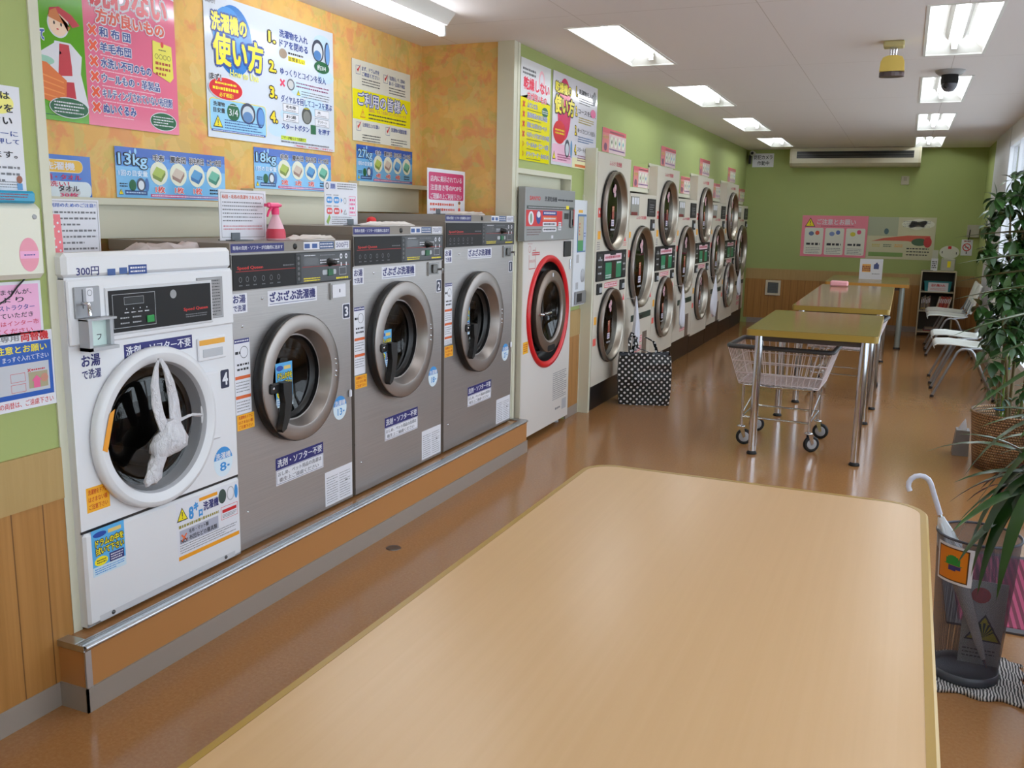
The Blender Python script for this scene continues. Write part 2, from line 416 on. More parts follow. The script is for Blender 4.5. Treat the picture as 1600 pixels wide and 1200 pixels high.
# wainscot + skirting
def wains():
    g = G(); g.box(XW, XW+0.008, YF, 1.812, 0.075, 0.625, PLANK_Y); g.box(XW, XW+0.012, YF, 1.812, 0.625, 0.775, BAND); struct('wainscot_left', g)
    g = G(); g.box(XW, XW+0.008, 6.12, 6.385, 0.075, 0.60, PLANK_Y); g.box(XW, XW+0.012, 6.12, 6.385, 0.60, 0.79, BAND); struct('wainscot_middle', g)
    g = G(); g.box(-2.10, XR, YB-0.008, YB, 0.075, 0.64, PLANK_X); g.box(-2.10, XR, YB-0.014, YB, 0.64, 0.79, BAND); struct('wainscot_back', g)
    g = G(); g.box(XR-0.008, XR, 12.48, YB-0.014, 0.075, 0.64, PLANK_Y); g.box(XR-0.014, XR, 12.48, YB-0.014, 0.64, 0.79, BAND); struct('wainscot_right', g)
wains()
struct('baseboard_left', G().box(XW, XW+0.010, YF, 1.757, 0, 0.075, GREYBASE))
struct('baseboard_middle', G().box(XW, XW+0.010, 6.12, 6.385, 0, 0.075, GREYBASE))
struct('baseboard_back', G().box(-2.05, XR, YB-0.012, YB, 0, 0.075, GREYBASE))
struct('baseboard_right', G().box(XR-0.010, XR, YF, YB-0.012, 0, 0.075, GREYBASE))

# plinth under the washers
def plinth():
    r = root('plinth', (-2.075, 1.757, 0), 'long low brown plinth with silver edge strip carrying the four washers', 'plinth')
    g = G(); PL = C((178, 124, 72), 0.4, name='plinth_vinyl'); L_ = 3.363
    g.box(-0.106, 0, 0, L_, 0, 0.2, PL); g.box(-0.72, -0.106, 0.095, L_-0.04, 0, 0.2, FLOOR); g.box(-0.106, -0.001, 0.001, L_-0.001, 0.2, 0.2005, FLOOR)
    g.build('body', r)
    n = G()
    def nose(a, b, w=0.038):
        n.box(-w, 0.004, a, b, 0.2, 0.206, ALU)
        for q in (0.008, 0.017, 0.026): n.box(-q-0.004, -q, a, b, 0.206, 0.2085, ALU)
        n.tube([(0.002, a, 0.2), (0.002, b, 0.2)], 0.008, ALU, 8)
    nose(0, L_); n.box(-0.113, -0.038, 0, 0.035, 0.2, 0.207, ALU); n.box(-0.113, -0.038, L_-0.035, L_, 0.2, 0.207, ALU)
    n.box(-0.113, 0, -0.004, 0, 0.188, 0.207, ALU); n.box(-0.113, 0, L_, L_+0.004, 0.188, 0.207, ALU)
    n.box(-0.002, 0.004, -0.003, 0.018, 0.075, 0.19, ALU)
    n.build('edge_strip', r)
    g = G(); g.box(0, 0.006, -0.006, L_, 0, 0.075, GREYBASE); g.box(-0.106, 0.006, -0.006, 0, 0, 0.075, GREYBASE); g.box(-0.106, 0.006, L_, L_+0.006, 0, 0.075, GREYBASE)
    g.build('skirting', r)
plinth()
# duct covers and ledges behind the washers
for (a, b, zt, zb, wh) in ((1.90, 3.36, 1.492, 1.343, 'above white washer'), (3.38, 4.24, 1.556, 1.393, 'above middle steel washers'), (4.26, 5.06, 1.628, 1.465, 'at far end of washer alcove')):
    r = root('duct_cover', (XA, a, zb), 'cream horizontal pipe cover with ledge '+wh, 'pipe cover')
    G().box(0.001, 0.05, 0, b-a-(0.11 if a > 4 else 0), 0, zt-zb-0.024, CREAM).build('cover', r)
    G().box(0.001, 0.07, 0, b-a, zt-zb-0.024, zt-zb, CREAM).build('ledge', r)
struct('floor_drain', G().lathe([(0.0, 0.0015), (0.022, 0.002), (0.030, 0.0035), (0.034, 0.0005)], C((120, 112, 108), 0.3, 1.0), 20, M=Matrix.Translation((-1.96, 3.30, 0))))

# ceiling lights
LW = C((236, 236, 232), 0.45, name='white_reflector')
def ceiling_light(x0, x1, y0, y1, label, side):
    cx = (x0+x1)/2; r = root('ceiling_light', (cx, (y0+y1)/2, ZC), label, 'ceiling light', 'recessed fluorescent ceiling lights')
    w = (x1-x0)/2; l = (y1-y0)/2; d = 0.10
    g = G()
    g.box(-w, w, -l, l, d, d+0.01, LW)
    for sx in (-1, 1):
        g.box(sx*w-0.004*(sx > 0), sx*w+0.004*(sx < 0), -l, l, 0.0, d, LW)
        g.add([(sx*w*0.98, -l, 0.015), (sx*w*0.45, -l, d-0.005), (sx*w*0.45, l, d-0.005), (sx*w*0.98, l, 0.015)], [(0, 1, 2, 3)], LW)
    for sy in (-1, 1):
        g.add([(-w, sy*l, 0), (w, sy*l, 0), (w, sy*(l-0.07), d-0.005), (-w, sy*(l-0.07), d-0.005)], [(0, 1, 2, 3)], LW)
    g.prism([(-0.035, d-0.03), (0.035, d-0.03), (0.055, d), (-0.055, d)], -l+0.06, l-0.06, LW, M=Matrix(((1, 0, 0, 0), (0, 0, 1, 0), (0, 1, 0, 0), (0, 0, 0, 1))))
    g.build('reflector_housing', r)
    f = G(); q = 0.012
    for a in ((-w-q, w+q, -l-q, -l+0.003), (-w-q, w+q, l-0.003, l+q), (-w-q, -w+0.003, -l, l), (w-0.003, w+q, -l, l)): f.box(*a, -0.004, 0.004, LW)
    f.build('frame', r)
    t = G().tube([(0, -l+0.07, 0.045), (0, l-0.07, 0.045)], 0.016, TUBE, 12).build('tube', r)
    for sy in (-1, 1): G().box(-0.015, 0.015, sy*(l-0.07), sy*(l-0.05), 0.02, 0.08, LW).build('lamp_holder', r)
ord_ = ['first', 'second', 'third', 'fourth']
for k, (a, b) in enumerate(LY): ceiling_light(LX[0], LX[1], a, b, ('%s recessed ceiling light from the camera in the left row by the washers' % ord_[k-2]) if k > 1 else 'recessed ceiling light of the left row, out of frame above the camera', 0)
for k, (a, b) in enumerate(RY): ceiling_light(RX[0], RX[1], a, b, ('%s recessed ceiling light from the camera in the right row by the windows' % ord_[k-2]) if k > 1 else 'recessed ceiling light of the right row, out of frame above the camera', 1)
r = root('fluorescent_batten', (-2.27, 3.72, ZC), 'long bare tube light mounted under ceiling above the washers', 'ceiling light')
G().prism([(-0.035, -0.058), (0.035, -0.058), (0.085, 0), (-0.085, 0)], -0.62, 0.60, LW, M=Matrix(((1, 0, 0, 0), (0, 0, 1, 0), (0, 1, 0, 0), (0, 0, 0, 1)))).build('body', r)
G().tube([(0, -0.60, -0.088), (0, 0.60, -0.088)], 0.018, TUBE, 14).build('tube', r)
for s_ in (-1, 1): G().box(-0.018, 0.018, s_*0.61-0.012, s_*0.61+0.012, -0.108, -0.055, LW, ch=0.004).build('lamp_holder', r)

# ================================================================== WASHERS
def holed(g, y0, y1, z0, z1, cy, cz, r, x, m, n=48):
    """upright rectangle facing +X with a round hole"""
    a = [2*PI*k/n for k in range(n)]
    for Y in (y0, y1):
        for Z in (z0, z1): a.append(math.atan2(Z-cz, Y-cy) % (2*PI))
    a = sorted(set(round(t, 6) for t in a)); vs = []
    for t in a:
        c, s_ = math.cos(t), math.sin(t)
        k = min(((y1-cy)/c if c > 1e-9 else (y0-cy)/c if c < -1e-9 else 1e9), ((z1-cz)/s_ if s_ > 1e-9 else (z0-cz)/s_ if s_ < -1e-9 else 1e9))
        vs += [(x, cy+r*c, cz+r*s_), (x, cy+k*c, cz+k*s_)]
    K = len(a); g.add(vs, [(2*i, 2*i+1, 2*((i+1) % K)+1, 2*((i+1) % K)) for i in range(K)], m)
def shell(g, x0, y0, y1, z0, z1, m):
    """open-fronted cabinet (front at x=0)"""
    vs = [(x, y, z) for x in (x0, 0) for y in (y0, y1) for z in (z0, z1)]
    g.add(vs, [(0,1,3,2), (0,4,5,1), (2,3,7,6), (0,2,6,4), (1,5,7,3)], m)
def AX(cy, cz, x=0.0): return Matrix(((0, 0, 1, x), (1, 0, 0, cy), (0, 1, 0, cz), (0, 0, 0, 1)))  # lathe axis along +X
def sticker(r, name, M, fn, label=None):
    g = G(); fn(P(g, M)); o = g.build(name, r)
    if label: o['label'] = label
    return o
def feet(r, w, d=0.5):
    for y in (0.07, w-0.07):
        for x in (-0.06, -d): G().lathe([(0.0, -0.0045), (0.018, -0.0045), (0.02, 0.004), (0.012, 0.012)], RUBBER, 14, M=Matrix.Translation((x, y, 0))).build('foot', r)
def soap_card(p, u0, v0, w, h):
    p.rect(u0, v0, u0+w, v0+h, C((90, 176, 232), .4), 1); p.rect(u0, v0, u0+w, v0+h*.2, C((206, 226, 240), .5), 2)
    p.ell(u0+w*.25, v0+h*.88, w*.2, h*.06, C((30, 70, 160), .5), 2); p.rect(u0+w*.5, v0+h*.84, u0+w*.9, v0+h*.92, C((230, 200, 120), .5), 2)
    p.txt('ドラムの中を', u0+w*.1, v0+h*.62, u0+w*.96, v0+h*.78, YEL, 3, .03, INK, .1)
    p.txt('拭いて下さい', u0+w*.1, v0+h*.44, u0+w*.96, v0+h*.60, YEL, 3, .03, INK, .1)
    p.ell(u0+w*.25, v0+h*.3, w*.2, h*.1, YEL, 2); p.fine(u0+w*.12, v0+h*.25, u0+w*.4, v0+h*.35, 2, INK, 3)
    p.rect(u0+w*.5, v0+h*.2, u0+w*.95, v0+h*.4, C((44, 40, 110), .5), 2); p.fine(u0+w*.54, v0+h*.22, u0+w*.92, v0+h*.38, 3, PAPER, 3)
    p.fine(u0+w*.05, v0+h*.03, u0+w*.95, v0+h*.17, 3, SKYB, 3)
def hot_water(p, u0, v0, w, h, bg=True):
    if bg: p.rect(u0, v0, u0+w, v0+h, PAPER, 1)
    p.txt('お湯', u0+w*.1, v0+h*.5, u0+w*.9, v0+h*.94, NAVY, 2, .03); p.txt('で洗濯', u0+w*.1, v0+h*.08, u0+w*.9, v0+h*.42, NAVY, 2, .02)
def kg_badge(p, u, v, ru, rv, num):
    p.ell(u, v, ru, rv, C((216, 232, 244), .4), 1)
    p.poly([(u+ru*math.cos(PI*(.06+.88*k/14)), v+rv*math.sin(PI*(.06+.88*k/14))) for k in range(15)], SKYB, 2)
    p.txt('洗濯機', u-ru*.8, v+rv*.2, u+ru*.8, v+rv*.64, PAPER, 3, .02); p.txt(num, u-ru*.4, v-rv*.62, u+ru*.3, v-rv*.02, SKYB, 3, .02); p.fine(u+ru*.4, v-rv*.45, u+ru*.7, v-rv*.2, 1, SKYB, 3)
def lint(p, u0, v0, w, h):
    p.rect(u0, v0, u0+w, v0+h, C((246, 176, 40), .5), 1)
    for i, s_ in enumerate(('洗濯物をドアに', 'はさまない様', 'ご注意下さい')): p.txt(s_, u0+w*.08, v0+h*(.7-.3*i), u0+w*.9, v0+h*(.92-.3*i), C((200, 80, 20), .5), 2, .02)
def steel_washer(y0, w, zt, dcy, dcz, R, num, kg, price, label, stick=(0.0, 0.0)):
    z0 = 0.2055; h = zt-z0
    r = root('washing_machine', (-2.165, y0, z0), label, 'washing machine', 'steel washers on the plinth'); D = 0.56
    cy, cz = dcy-y0, dcz-z0; H = lambda z: z-z0; zt_ = h
    g = G(); shell(g, -D, 0, w, 0.004, h-0.0365, SIDE); zp = h-0.17
    holed(g, 0.003, w-0.003, 0.006, zp, cy, cz, R*0.66, 0.0, STEEL)
    g.add([(0, 0.003, zp), (0, w-0.003, zp), (0, w-0.003, h), (0, 0.003, h)], [(0, 1, 2, 3)], STEEL)
    
    g.box(-D-.001, 0.004, -.001, w+.001, h-0.036, h, C((136, 128, 120), 0.5)); g.build('cabinet', r)
    feet(r, w)
    # drum seen through the door
    d = G(); a = AX(cy, cz)
    d.lathe([(R*.66, 0.0), (R*.64, -0.05), (R*.70, -0.07), (R*.72, -0.40), (0.01, -0.42)], DRUM, 40, M=a)
    for k in range(3):
        t = 2*PI*k/3+.4; c_, s_ = math.cos(t), math.sin(t)
        d.tube([(-0.09, cy+c_*R*.66, cz+s_*R*.66), (-0.38, cy+c_*R*.66, cz+s_*R*.66)], 0.022, DRUM, 8)
    d.build('drum', r)
    # door
    d = G(); rg = STEELRING
    d.lathe([(R*.99, 0.0), (R*1.0, 0.002), (R*1.0, 0.038), (R*.97, 0.040)], BLACK, 56, M=a)
    d.lathe([(R*.975, 0.038), (R*.992, 0.040), (R*.992, 0.043), (R*.985, 0.045)], rg, 64, M=a)
    d.lathe([(R*.985, 0.044), (R*.97, 0.046), (R*.78, 0.048), (R*.765, 0.047)], rg, 64, M=a)
    d.lathe([(R*.765, 0.047), (R*.745, 0.038), (R*.70, 0.012), (R*.665, -0.010)], rg, 64, M=a)
    d.lathe([(R*.665, -0.010), (R*.63, -0.03), (R*.60, -0.034)], BLACK, 48, M=a)
    for q in (0.16, 0.07, -0.07, -0.16):
        t = q; d.lathe([(0.0, 0.052), (0.005, 0.050), (0.006, 0.044)], CHROME, 8, M=AX(cy+R*.88*math.cos(t), cz+R*.88*math.sin(t)+.01))
    do = d.build('door', r)
    gl = G(); gl.lathe([(0.0, -0.052), (R*.25, -0.050), (R*.45, -0.042), (R*.61, -0.034)], DOORGLASS, 40, M=a); gl.build('glass', do)
    # lever handle: stout black block bent down and tapering
    hd = G(); ly, lz = cy-R*.80, cz-0.01
    hd.box(0.040, 0.060, ly-0.015, ly+0.085, lz-0.022, lz+0.018, BLACK, ch=0.006)
    hd.prism([(0.060, 0.018), (0.112, 0.016), (0.114, -0.05), (0.098, -0.115), (0.072, -0.160), (0.050, -0.170), (0.044, -0.158), (0.060, -0.115), (0.070, -0.06), (0.062, -0.02)], 0.052, 0.078, BLACK, M=AX(ly-0.03, lz))
    hd.lathe([(0, 0.064), (0.005, 0.064), (0.005, 0.058)], CHROME, 8, M=AX(ly-0.005, lz)); hd.build('handle', do)
    sticker(do, 'notice_card', AX(cy-R*.34+stick[0], cz-R*.46+stick[1], -0.024), lambda p: soap_card(p, 0, 0, 0.105, 0.175), 'blue and yellow card behind the door glass')
    # control panel
    pz0, pz1 = h-0.166, h-0.042
    g = G(); g.box(0.0, 0.006, 0.002, w-0.002, pz0-0.004, pz1+0.003, C((150, 144, 140), .4, .6)); g.box(0.006, 0.009, 0.006, w-0.006, pz0, pz1, DARK, ch=0.002)
    p = P(g, FX(0.009, 0, 0)); u = lambda f: 0.006+f*(w-0.012); v = lambda f: pz0+f*(pz1-pz0)
    GR = C((90, 88, 90), .4); p.rect(u(.49), v(.04), u(.99), v(.97), C((54, 54, 58), .3), 1); p.rrect(u(.485), v(.06), u(.53), v(.94), .01, BLACK, 2)
    for k in range(5): p.ell(u(.508), v(.18+.16*k), .007, .007, GR, 3, 12)
    p.rect(u(.02), v(.52), u(.48), v(.54), C((150, 30, 30), .5), 2); p.rect(u(.54), v(.52), u(.98), v(.54), C((150, 30, 30), .5), 2)
    p.txt('Speed Queen', u(.03), v(.56), u(.22), v(.68), C((214, 44, 40), .4), 2, .02)
    p.fine(u(.38), v(.6), u(.47), v(.68), 1, GREYT, 2)
    for k, f in enumerate((.04, .09, .145, .21, .27, .33)):
        p.ring(u(f)+.008, v(.3), .008, .010, .002, GREYT, 2, 14); p.fine(u(f), v(.1), u(f)+.018, v(.16), 1, GREYT, 2)
    p.rect(u(.55), v(.58), u(.68), v(.82), C((74, 74, 78), .2), 2); p.fine(u(.56), v(.86), u(.66), v(.92), 1, PAPER, 2); p.fine(u(.70), v(.84), u(.84), v(.92), 1, GREYT, 2)
    p.fine(u(.70), v(.60), u(.76), v(.76), 2, PAPER, 2); p.fine(u(.82), v(.60), u(.88), v(.76), 2, PAPER, 2)
    p.fine(u(.55), v(.06), u(.70), v(.2), 2, YEL, 2); p.fine(u(.85), v(.06), u(.97), v(.14), 1, YEL, 2, .8)
    p.rrect(u(.72), v(.24), u(.85), v(.40), .006, LGREY, 2)
    for f in (.9, .95): p.ell(u(f), v(.82), .009, .011, PAPER, 2, 16); p.ell(u(f), v(.82), .004, .005, DARK, 3, 12); p.rect(u(f)-.004, v(.5), u(f)+.004, v(.62), PAPER, 3)
    p.frame(u(.88), v(.2), u(.95), v(.46), .002, LGREY, 2)
    co = g.build('control_panel', r)
    k = G(); k.lathe([(0.0, 0.030), (0.010, 0.030), (0.013, 0.012), (0.018, 0.0)], BLACK, 20, M=AX(u(.79), v(.64), 0.0095)); k.build('dial', co)
    k = G(); k.box(0.0095, 0.016, u(.765), u(.815), v(.20), v(.42), DGREEN, ch=.002); b_ = k.build('start_button', co); b_['label'] = 'green start button'
    # strip on top: notice, lock, price
    S = FX(0.004, 0, 0); s0, s1 = h-0.033, h-0.003
    sticker(r, 'detergent_sticker', S, lambda p: (p.rect(.004, s0, .004+.30, s1, NAVY, 1), p.txt('専用の洗剤・ソフターが自動的に出ます', .014, s0+.008, .295, s1-.007, PAPER, 2, .02)))
    g = G(); g.lathe([(0.0, 0.008), (0.010, 0.008), (0.012, 0.004)], BLACK, 18, M=AX(w*.49, (s0+s1)/2)); g.build('lock', r)
    sticker(r, 'instruction_sticker', S, lambda p: (p.rect(w-.33, s0, w-.125, s1, PAPER, 1), p.rect(w-.325, s0+.005, w-.29, s1-.007, C((60, 90, 150), .5), 2), p.rect(w-.275, s0+.005, w-.24, s1-.007, C((60, 90, 150), .5), 2),
            p.rect(w-.225, s0+.001, w-.125, s1-.001, C((56, 84, 130), .5), 2), p.fine(w-.22, s0+.004, w-.13, s1-.004, 2, PAPER, 3)))
    sticker(r, 'price_sticker', S, lambda p: (p.rect(w-.115, s0-.002, w-.012, s1+.002, PAPER, 1), p.txt(price, w-.107, s0+.003, w-.02, s1-.004, NAVY, 2, .0)))
    # stickers on the front
    F = FX(0.0, 0, 0); zb = h-0.17
    sticker(r, 'hot_water_sticker', F, lambda p: hot_water(p, .002, zb-.078, .085, .070))
    sticker(r, 'name_sticker', F, lambda p: (p.rect((w-.31)/2-.02, zb-.067, (w+.31)/2-.02, zb-.010, PAPER, 1), p.txt('ざぶざぶ洗濯機', (w-.29)/2-.02, zb-.054, (w+.29)/2-.02, zb-.014, NAVY, 2, .045), p.rect((w-.29)/2-.02, zb-.061, (w+.29)/2-.02, zb-.059, NAVY, 2)))
    def narrow(p):
        t, b = H(1.0)+(zt-1.34)*.9, H(.725)+(zt-1.34)*.5; W_ = .086
        p.rect(.006, b, .006+W_, t, PAPER, 1); p.rect(.008, t-.016, .004+W_, t, C((60, 60, 120), .5), 2); p.fine(.012, t-.013, W_, t-.003, 1, PAPER, 3)
        p.ring(.06, t-.05, .022, .022, .002, INK, 2, 20); p.fine(.012, t-.06, .04, t-.04, 1, INK, 2); p.fine(.02, t-.12, .085, t-.085, 2, INK, 2, .5, 3)
        q = t-.135
        while q > b+.03:
            p.rect(.008, q-.012, .004+W_, q, C((214, 100, 50), .5), 2); p.fine(.012, max(q-.062, b), .085, q-.018, 4, GREYT, 2, .35, int(q*99)); q -= .072
    sticker(r, 'notes_sticker', F, narrow)
    zy = H(.665)+(zt-1.34)*.45
    sticker(r, 'warning_sticker', F, lambda p: lint(p, .01, zy, .095, .058))
    sticker(r, 'capacity_badge', F, lambda p: kg_badge(p, w-.092, H(.632)+(zt-1.34)*.12, .05, .052, kg))
    def bottom(p):
        u0 = (w-.315)/2; b = H(.402)
        p.rect(u0, b, u0+.315, b+.11, PAPER, 1, ); p.rect(u0, b+.062, u0+.315, b+.11, NAVY, 2); p.frame(u0+.004, b+.004, u0+.311, b+.06, .0015, NAVY, 2)
        p.txt('洗剤・ソフター不要', u0+.01, b+.07, u0+.305, b+.103, PAPER, 3, .03); p.txt('おしめ、ペット用品の洗濯は', u0+.012, b+.034, u0+.30, b+.053, GREYT, 3); p.txt('衛生上ご遠慮ください', u0+.02, b+.010, u0+.28, b+.028, GREYT, 3)
    sticker(r, 'detergent_notice', F, bottom)
    sticker(r, 'instruction_sheet', F, lambda p: (p.rect(w-.212, H(.222), w-.006, H(.372), PAPER, 1), p.fine(w-.20, H(.23), w-.115, H(.35), 11, GREYT, 2, .3, 5), p.fine(w-.105, H(.23), w-.02, H(.35), 11, GREYT, 2, .3, 6), p.fine(w-.06, H(.30), w-.045, H(.31), 1, INK, 3)))
    nz = H(1.012)+(zt-1.34)*1.0
    sticker(r, 'number_plate', F, lambda p: (p.rrect(w-.062, nz-.004, w-.006, nz+.062, .006, PAPER, 1), p.rrect(w-.058, nz, w-.010, nz+.058, .006, C((30, 36, 66), .4), 2), p.txt(num, w-.048 if num != '1' else w-.04, nz+.007, w-.020 if num != '1' else w-.03, nz+.050, PAPER, 3, .04)))
    g = G(); z_ = zb-.072; g.box(0, .008, w-.155, w-.045, z_, z_+.068, C((170, 166, 164), .3, .8)); g.box(.008, .012, w-.148, w-.052, z_+.006, z_+.062, PAPER if num == '3' else C((150, 150, 150), .3, .8), ch=.002)
    if num == '3': g.box(.012, .0125, w-.1, w-.094, z_+.028, z_+.042, INK)
    else:
        g.box(.012, .024, w-.13, w-.085, z_+.012, z_+.055, C((110, 108, 106), .3, .8), ch=.003); g.tube([(.012, w-.065, z_+.03), (.04, w-.065, z_+.03)], .006, CHROME, 10); g.tube([(.038, w-.066, z_+.034), (.036, w-.062, z_+.01)], .004, CHROME, 8)
    g.build('coin_plate' if num == '3' else 'coin_slot', r)
    for (a_, b_) in ((.17, h-.205), (.055, H(1.045)), (.05, H(.45)-.1)): G().lathe([(0, .004), (.004, .003), (.005, 0)], CHROME, 8, M=AX(a_, b_)).build('screw', r)
    if num in '31': G().box(0.0, 0.01, w-.028, w-.01, H(.668), H(.70), PAPER, ch=.003).build('cap', r)
    return r
steel_washer(2.54, 0.757, 1.342, 2.892, .816, .250, '3', '13', '500円', 'stainless steel front-loading washer marked 3 with 500円 price sticker, between white washer and washer 2')
steel_washer(3.315, 0.825, 1.398, 3.695, .873, .275, '2', '18', '700円', 'stainless steel front-loading washer marked 2 with 700円 price sticker, between washers 3 and 1', (-.03, 0))
steel_washer(4.165, 0.895, 1.458, 4.56, .873, .280, '1', '27', '1000円', 'stainless steel front-loading washer marked 1, the tallest, at far end of plinth', (-.05, .06))

def white_washer():
    y0, w, z0 = 1.842, .690, .2055; h = 1.328-z0
    r = root('washing_machine', (-2.155, y0, z0), 'white front-loading washer marked 4, door hung with a white plastic bag', 'washing machine')
    H = lambda z: z-z0; Y = lambda y: y-y0+0.006
    cy, cz, R = Y(2.142), H(.770), .252
    g = G(); shell(g, -.55, 0, w, .004, h-.075, WHITE); holed(g, 0, w, H(.512), H(1.062), cy, cz, R*.93, 0.0, WHITE)
    g.add([(0, 0, H(1.062)), (0, w, H(1.062)), (0, w, h-.07), (0, 0, h-.07)], [(0, 1, 2, 3)], WHITE); g.box(-.004, 0.0, 0, w, H(.504), H(.512), BLACK)
    g.build('cabinet', r); feet(r, w)
    g = G(); g.box(-.05, .006, -.002, w+.002, h-.072, h, WHITE, ch=.012); g.box(-.55, -.03, 0, w, h-.074, h-.030, C((190, 188, 190), .5), ch=.004); g.build('top_cover', r)
    g = G(); g.box(-.02, .008, .001, w-.001, .008, H(.503), WHITE, ch=.008); g.box(.008, .0085, .04, w-.04, .010, .030, C((205, 205, 210), .4)); g.build('lower_panel', r)
    for y in (.09, w-.09): G().lathe([(0, .004), (.006, .003), (.007, 0)], C((90, 90, 92), .4, .8), 10, M=AX(y, .022, .0085)).build('screw', r)
    g = G(); g.box(0, .010, .001, w-.001, H(1.064), h-.074, WHITE, ch=.006); g.build('control_fascia', r)
    a = AX(cy, cz)
    d = G(); d.lathe([(R*.93, 0), (R*.9, -.03), (R*.80, -.05), (R*.90, -.08), (R*.90, -.36), (.01, -.38)], DRUM, 44, M=a)
    for k in range(3):
        t = 2*PI*k/3+1.2; d.tube([(-.10, cy+math.cos(t)*R*.8, cz+math.sin(t)*R*.8), (-.34, cy+math.cos(t)*R*.8, cz+math.sin(t)*R*.8)], .03, DRUM, 8)
    d.build('drum', r)
    d = G(); d.lathe([(R*1.0, 0.0), (R*1.03, .008), (R*1.02, .024), (R*.985, .030), (R*.95, .033)], WHITE, 64, M=a)
    d.lathe([(R*.95, .033), (R*.88, .030), (R*.84, .024)], WHITE, 64, M=a)
    d.lathe([(R*.84, .024), (R*.82, .014), (R*.815, .010)], C((200, 200, 206), .3), 64, M=a)
    d.lathe([(R*.815, .010), (R*.79, .002), (R*.74, -.03), (R*.72, -.035)], C((120, 120, 124), .3), 56, M=a)
    d.box(.002, .014, cy+R*.80, cy+R*1.16, cz-.10, cz+.14, WHITE, ch=.006)
    do = d.build('door', r)
    G().lathe([(0.0, .0), (R*.3, -.003), (R*.6, -.012), (R*.76, -.022), (R*.81, .008)], DOORGLASS, 48, M=a).build('glass', do)
    sticker(do, 'warning_strip', AX(cy, cz, .033), lambda p: p.poly([(-.185, .095), (-.205, .085), (-.240, -.02), (-.222, -.03)], C((236, 156, 44), .5), 1), 'narrow orange strip')
    # controls
    g = G(); zc0, zc1 = H(1.088), H(1.214); u0, u1 = Y(1.975), Y(2.405)
    g.box(.010, .014, u0-.01, u1+.01, zc0-.008, zc1+.010, C((210, 210, 214), .4), ch=.002); g.box(.014, .016, u0, u1, zc0, zc1, DARK)
    p = P(g, FX(.016, 0, 0)); du = u1-u0
    p.frame(u0+.012, zc0+.012, u0+du*.42, zc1-.012, .0015, LGREY, 1); p.rect(u0+du*.13, zc1-.045, u0+du*.31, zc1-.022, BLACK, 2); p.frame(u0+du*.13, zc1-.045, u0+du*.31, zc1-.022, .001, LGREY, 3)
    for k in range(4): p.ell(u0+du*(.15+.062*k), zc1-.058, .002, .002, PAPER, 2, 8); p.fine(u0+du*(.13+.062*k), zc1-.072, u0+du*(.17+.062*k), zc1-.066, 1, PAPER, 2)
    for i in range(2):
        for j in range(2): p.fine(u0+du*(.09+.11*i), zc0+.022+.016*j, u0+du*(.17+.11*i), zc0+.030+.016*j, 1, LGREY, 2)
    p.ell(u0+du*.60, zc1-.026, .014, .014, C((150, 150, 152), .3), 2); 
    p.txt('Speed Queen', u0+du*.70, zc0+.038, u0+du*.96, zc0+.052, C((200, 40, 36), .4), 2, .03); p.fine(u0+du*.72, zc0+.018, u0+du*.95, zc0+.032, 2, GREYT, 2)
    co = g.build('control_panel', r)
    b_ = G().box(.016, .020, u0+du*.33, u0+du*.40, zc0+.020, zc0+.042, C((20, 140, 60), .4), ch=.003).build('start_button', co); b_['label'] = 'green start button'
    g = G(); g.box(.010, .013, Y(2.345), Y(2.468), H(1.092), H(1.232), C((150, 148, 150), .4)); p = P(g, FX(.013, 0, 0)); p.frame(Y(2.350), H(1.096), Y(2.463), H(1.228), .002, LGREY, 1); p.fine(Y(2.355), H(1.10), Y(2.455), H(1.225), 12, INK, 1, .3, 9); g.build('instruction_plate', r)
    g = G(); g.box(.010, .016, Y(1.855), Y(1.945), H(1.142), H(1.232), C((150, 150, 154), .35, .3), ch=.002); p = P(g, FX(.016, 0, 0)); p.rrect(Y(1.895), H(1.188), Y(1.920), H(1.228), .003, PAPER, 1); p.ring(Y(1.9075), H(1.214), .009, .009, .0015, GREYT, 2, 16)
    p.rect(Y(1.881), H(1.17), Y(1.884), H(1.225), INK, 1)
    c_ = g.build('coin_plate', r); G().tube([(.016, Y(1.880), H(1.185)), (.040, Y(1.880), H(1.185)), (.042, Y(1.882), H(1.152))], .006, CHROME, 10).build('return_lever', c_)
    g = G(); bx = (Y(1.875), Y(1.965), H(1.055), H(1.140))   # coin cup
    g.box(.010, .050, bx[0]-.008, bx[0]+.004, bx[2]-.006, bx[3], LGREY); g.box(.010, .030, bx[1]-.004, bx[1]+.008, bx[2]-.006, bx[3], LGREY); g.box(.010, .050, bx[0]-.008, bx[1]+.008, bx[2]-.006, bx[2]+.004, LGREY); g.box(.010, .046, bx[0]-.008, bx[1]+.008, bx[3]-.004, bx[3]+.002, LGREY)
    g.box(.010, .014, bx[0]+.004, bx[1]-.004, bx[2]+.004, bx[3]-.004, C((206, 226, 220), .4)); p = P(g, FX(.014, 0, 0)); p.txt('フ', Y(1.925), H(1.075), Y(1.942), H(1.092), INK, 1, .02); p.rect(bx[0]+.006, bx[2]+.006, bx[0]+.03, bx[3]-.006, C((240, 190, 150), .5), 1)
    g.build('coin_cup', r)
    g = G(); g.box(0, .008, Y(2.345), Y(2.482), H(.950), H(1.030), WHITE, ch=.005); g.box(.008, .010, Y(2.365), Y(2.462), H(.962), H(.990), C((190, 192, 198), .3), ch=.001); g.box(.008, .0086, Y(2.350), Y(2.474), H(1.004), H(1.022), C((232, 168, 60), .5)); g.build('detergent_drawer', r)
    # stickers
    S = FX(.0062, 0, 0); F = FX(0, 0, 0)
    sticker(r, 'price_sticker', S, lambda p: p.txt('300円', Y(1.875), H(1.262), Y(1.955), H(1.288), NAVY, 1, .02))
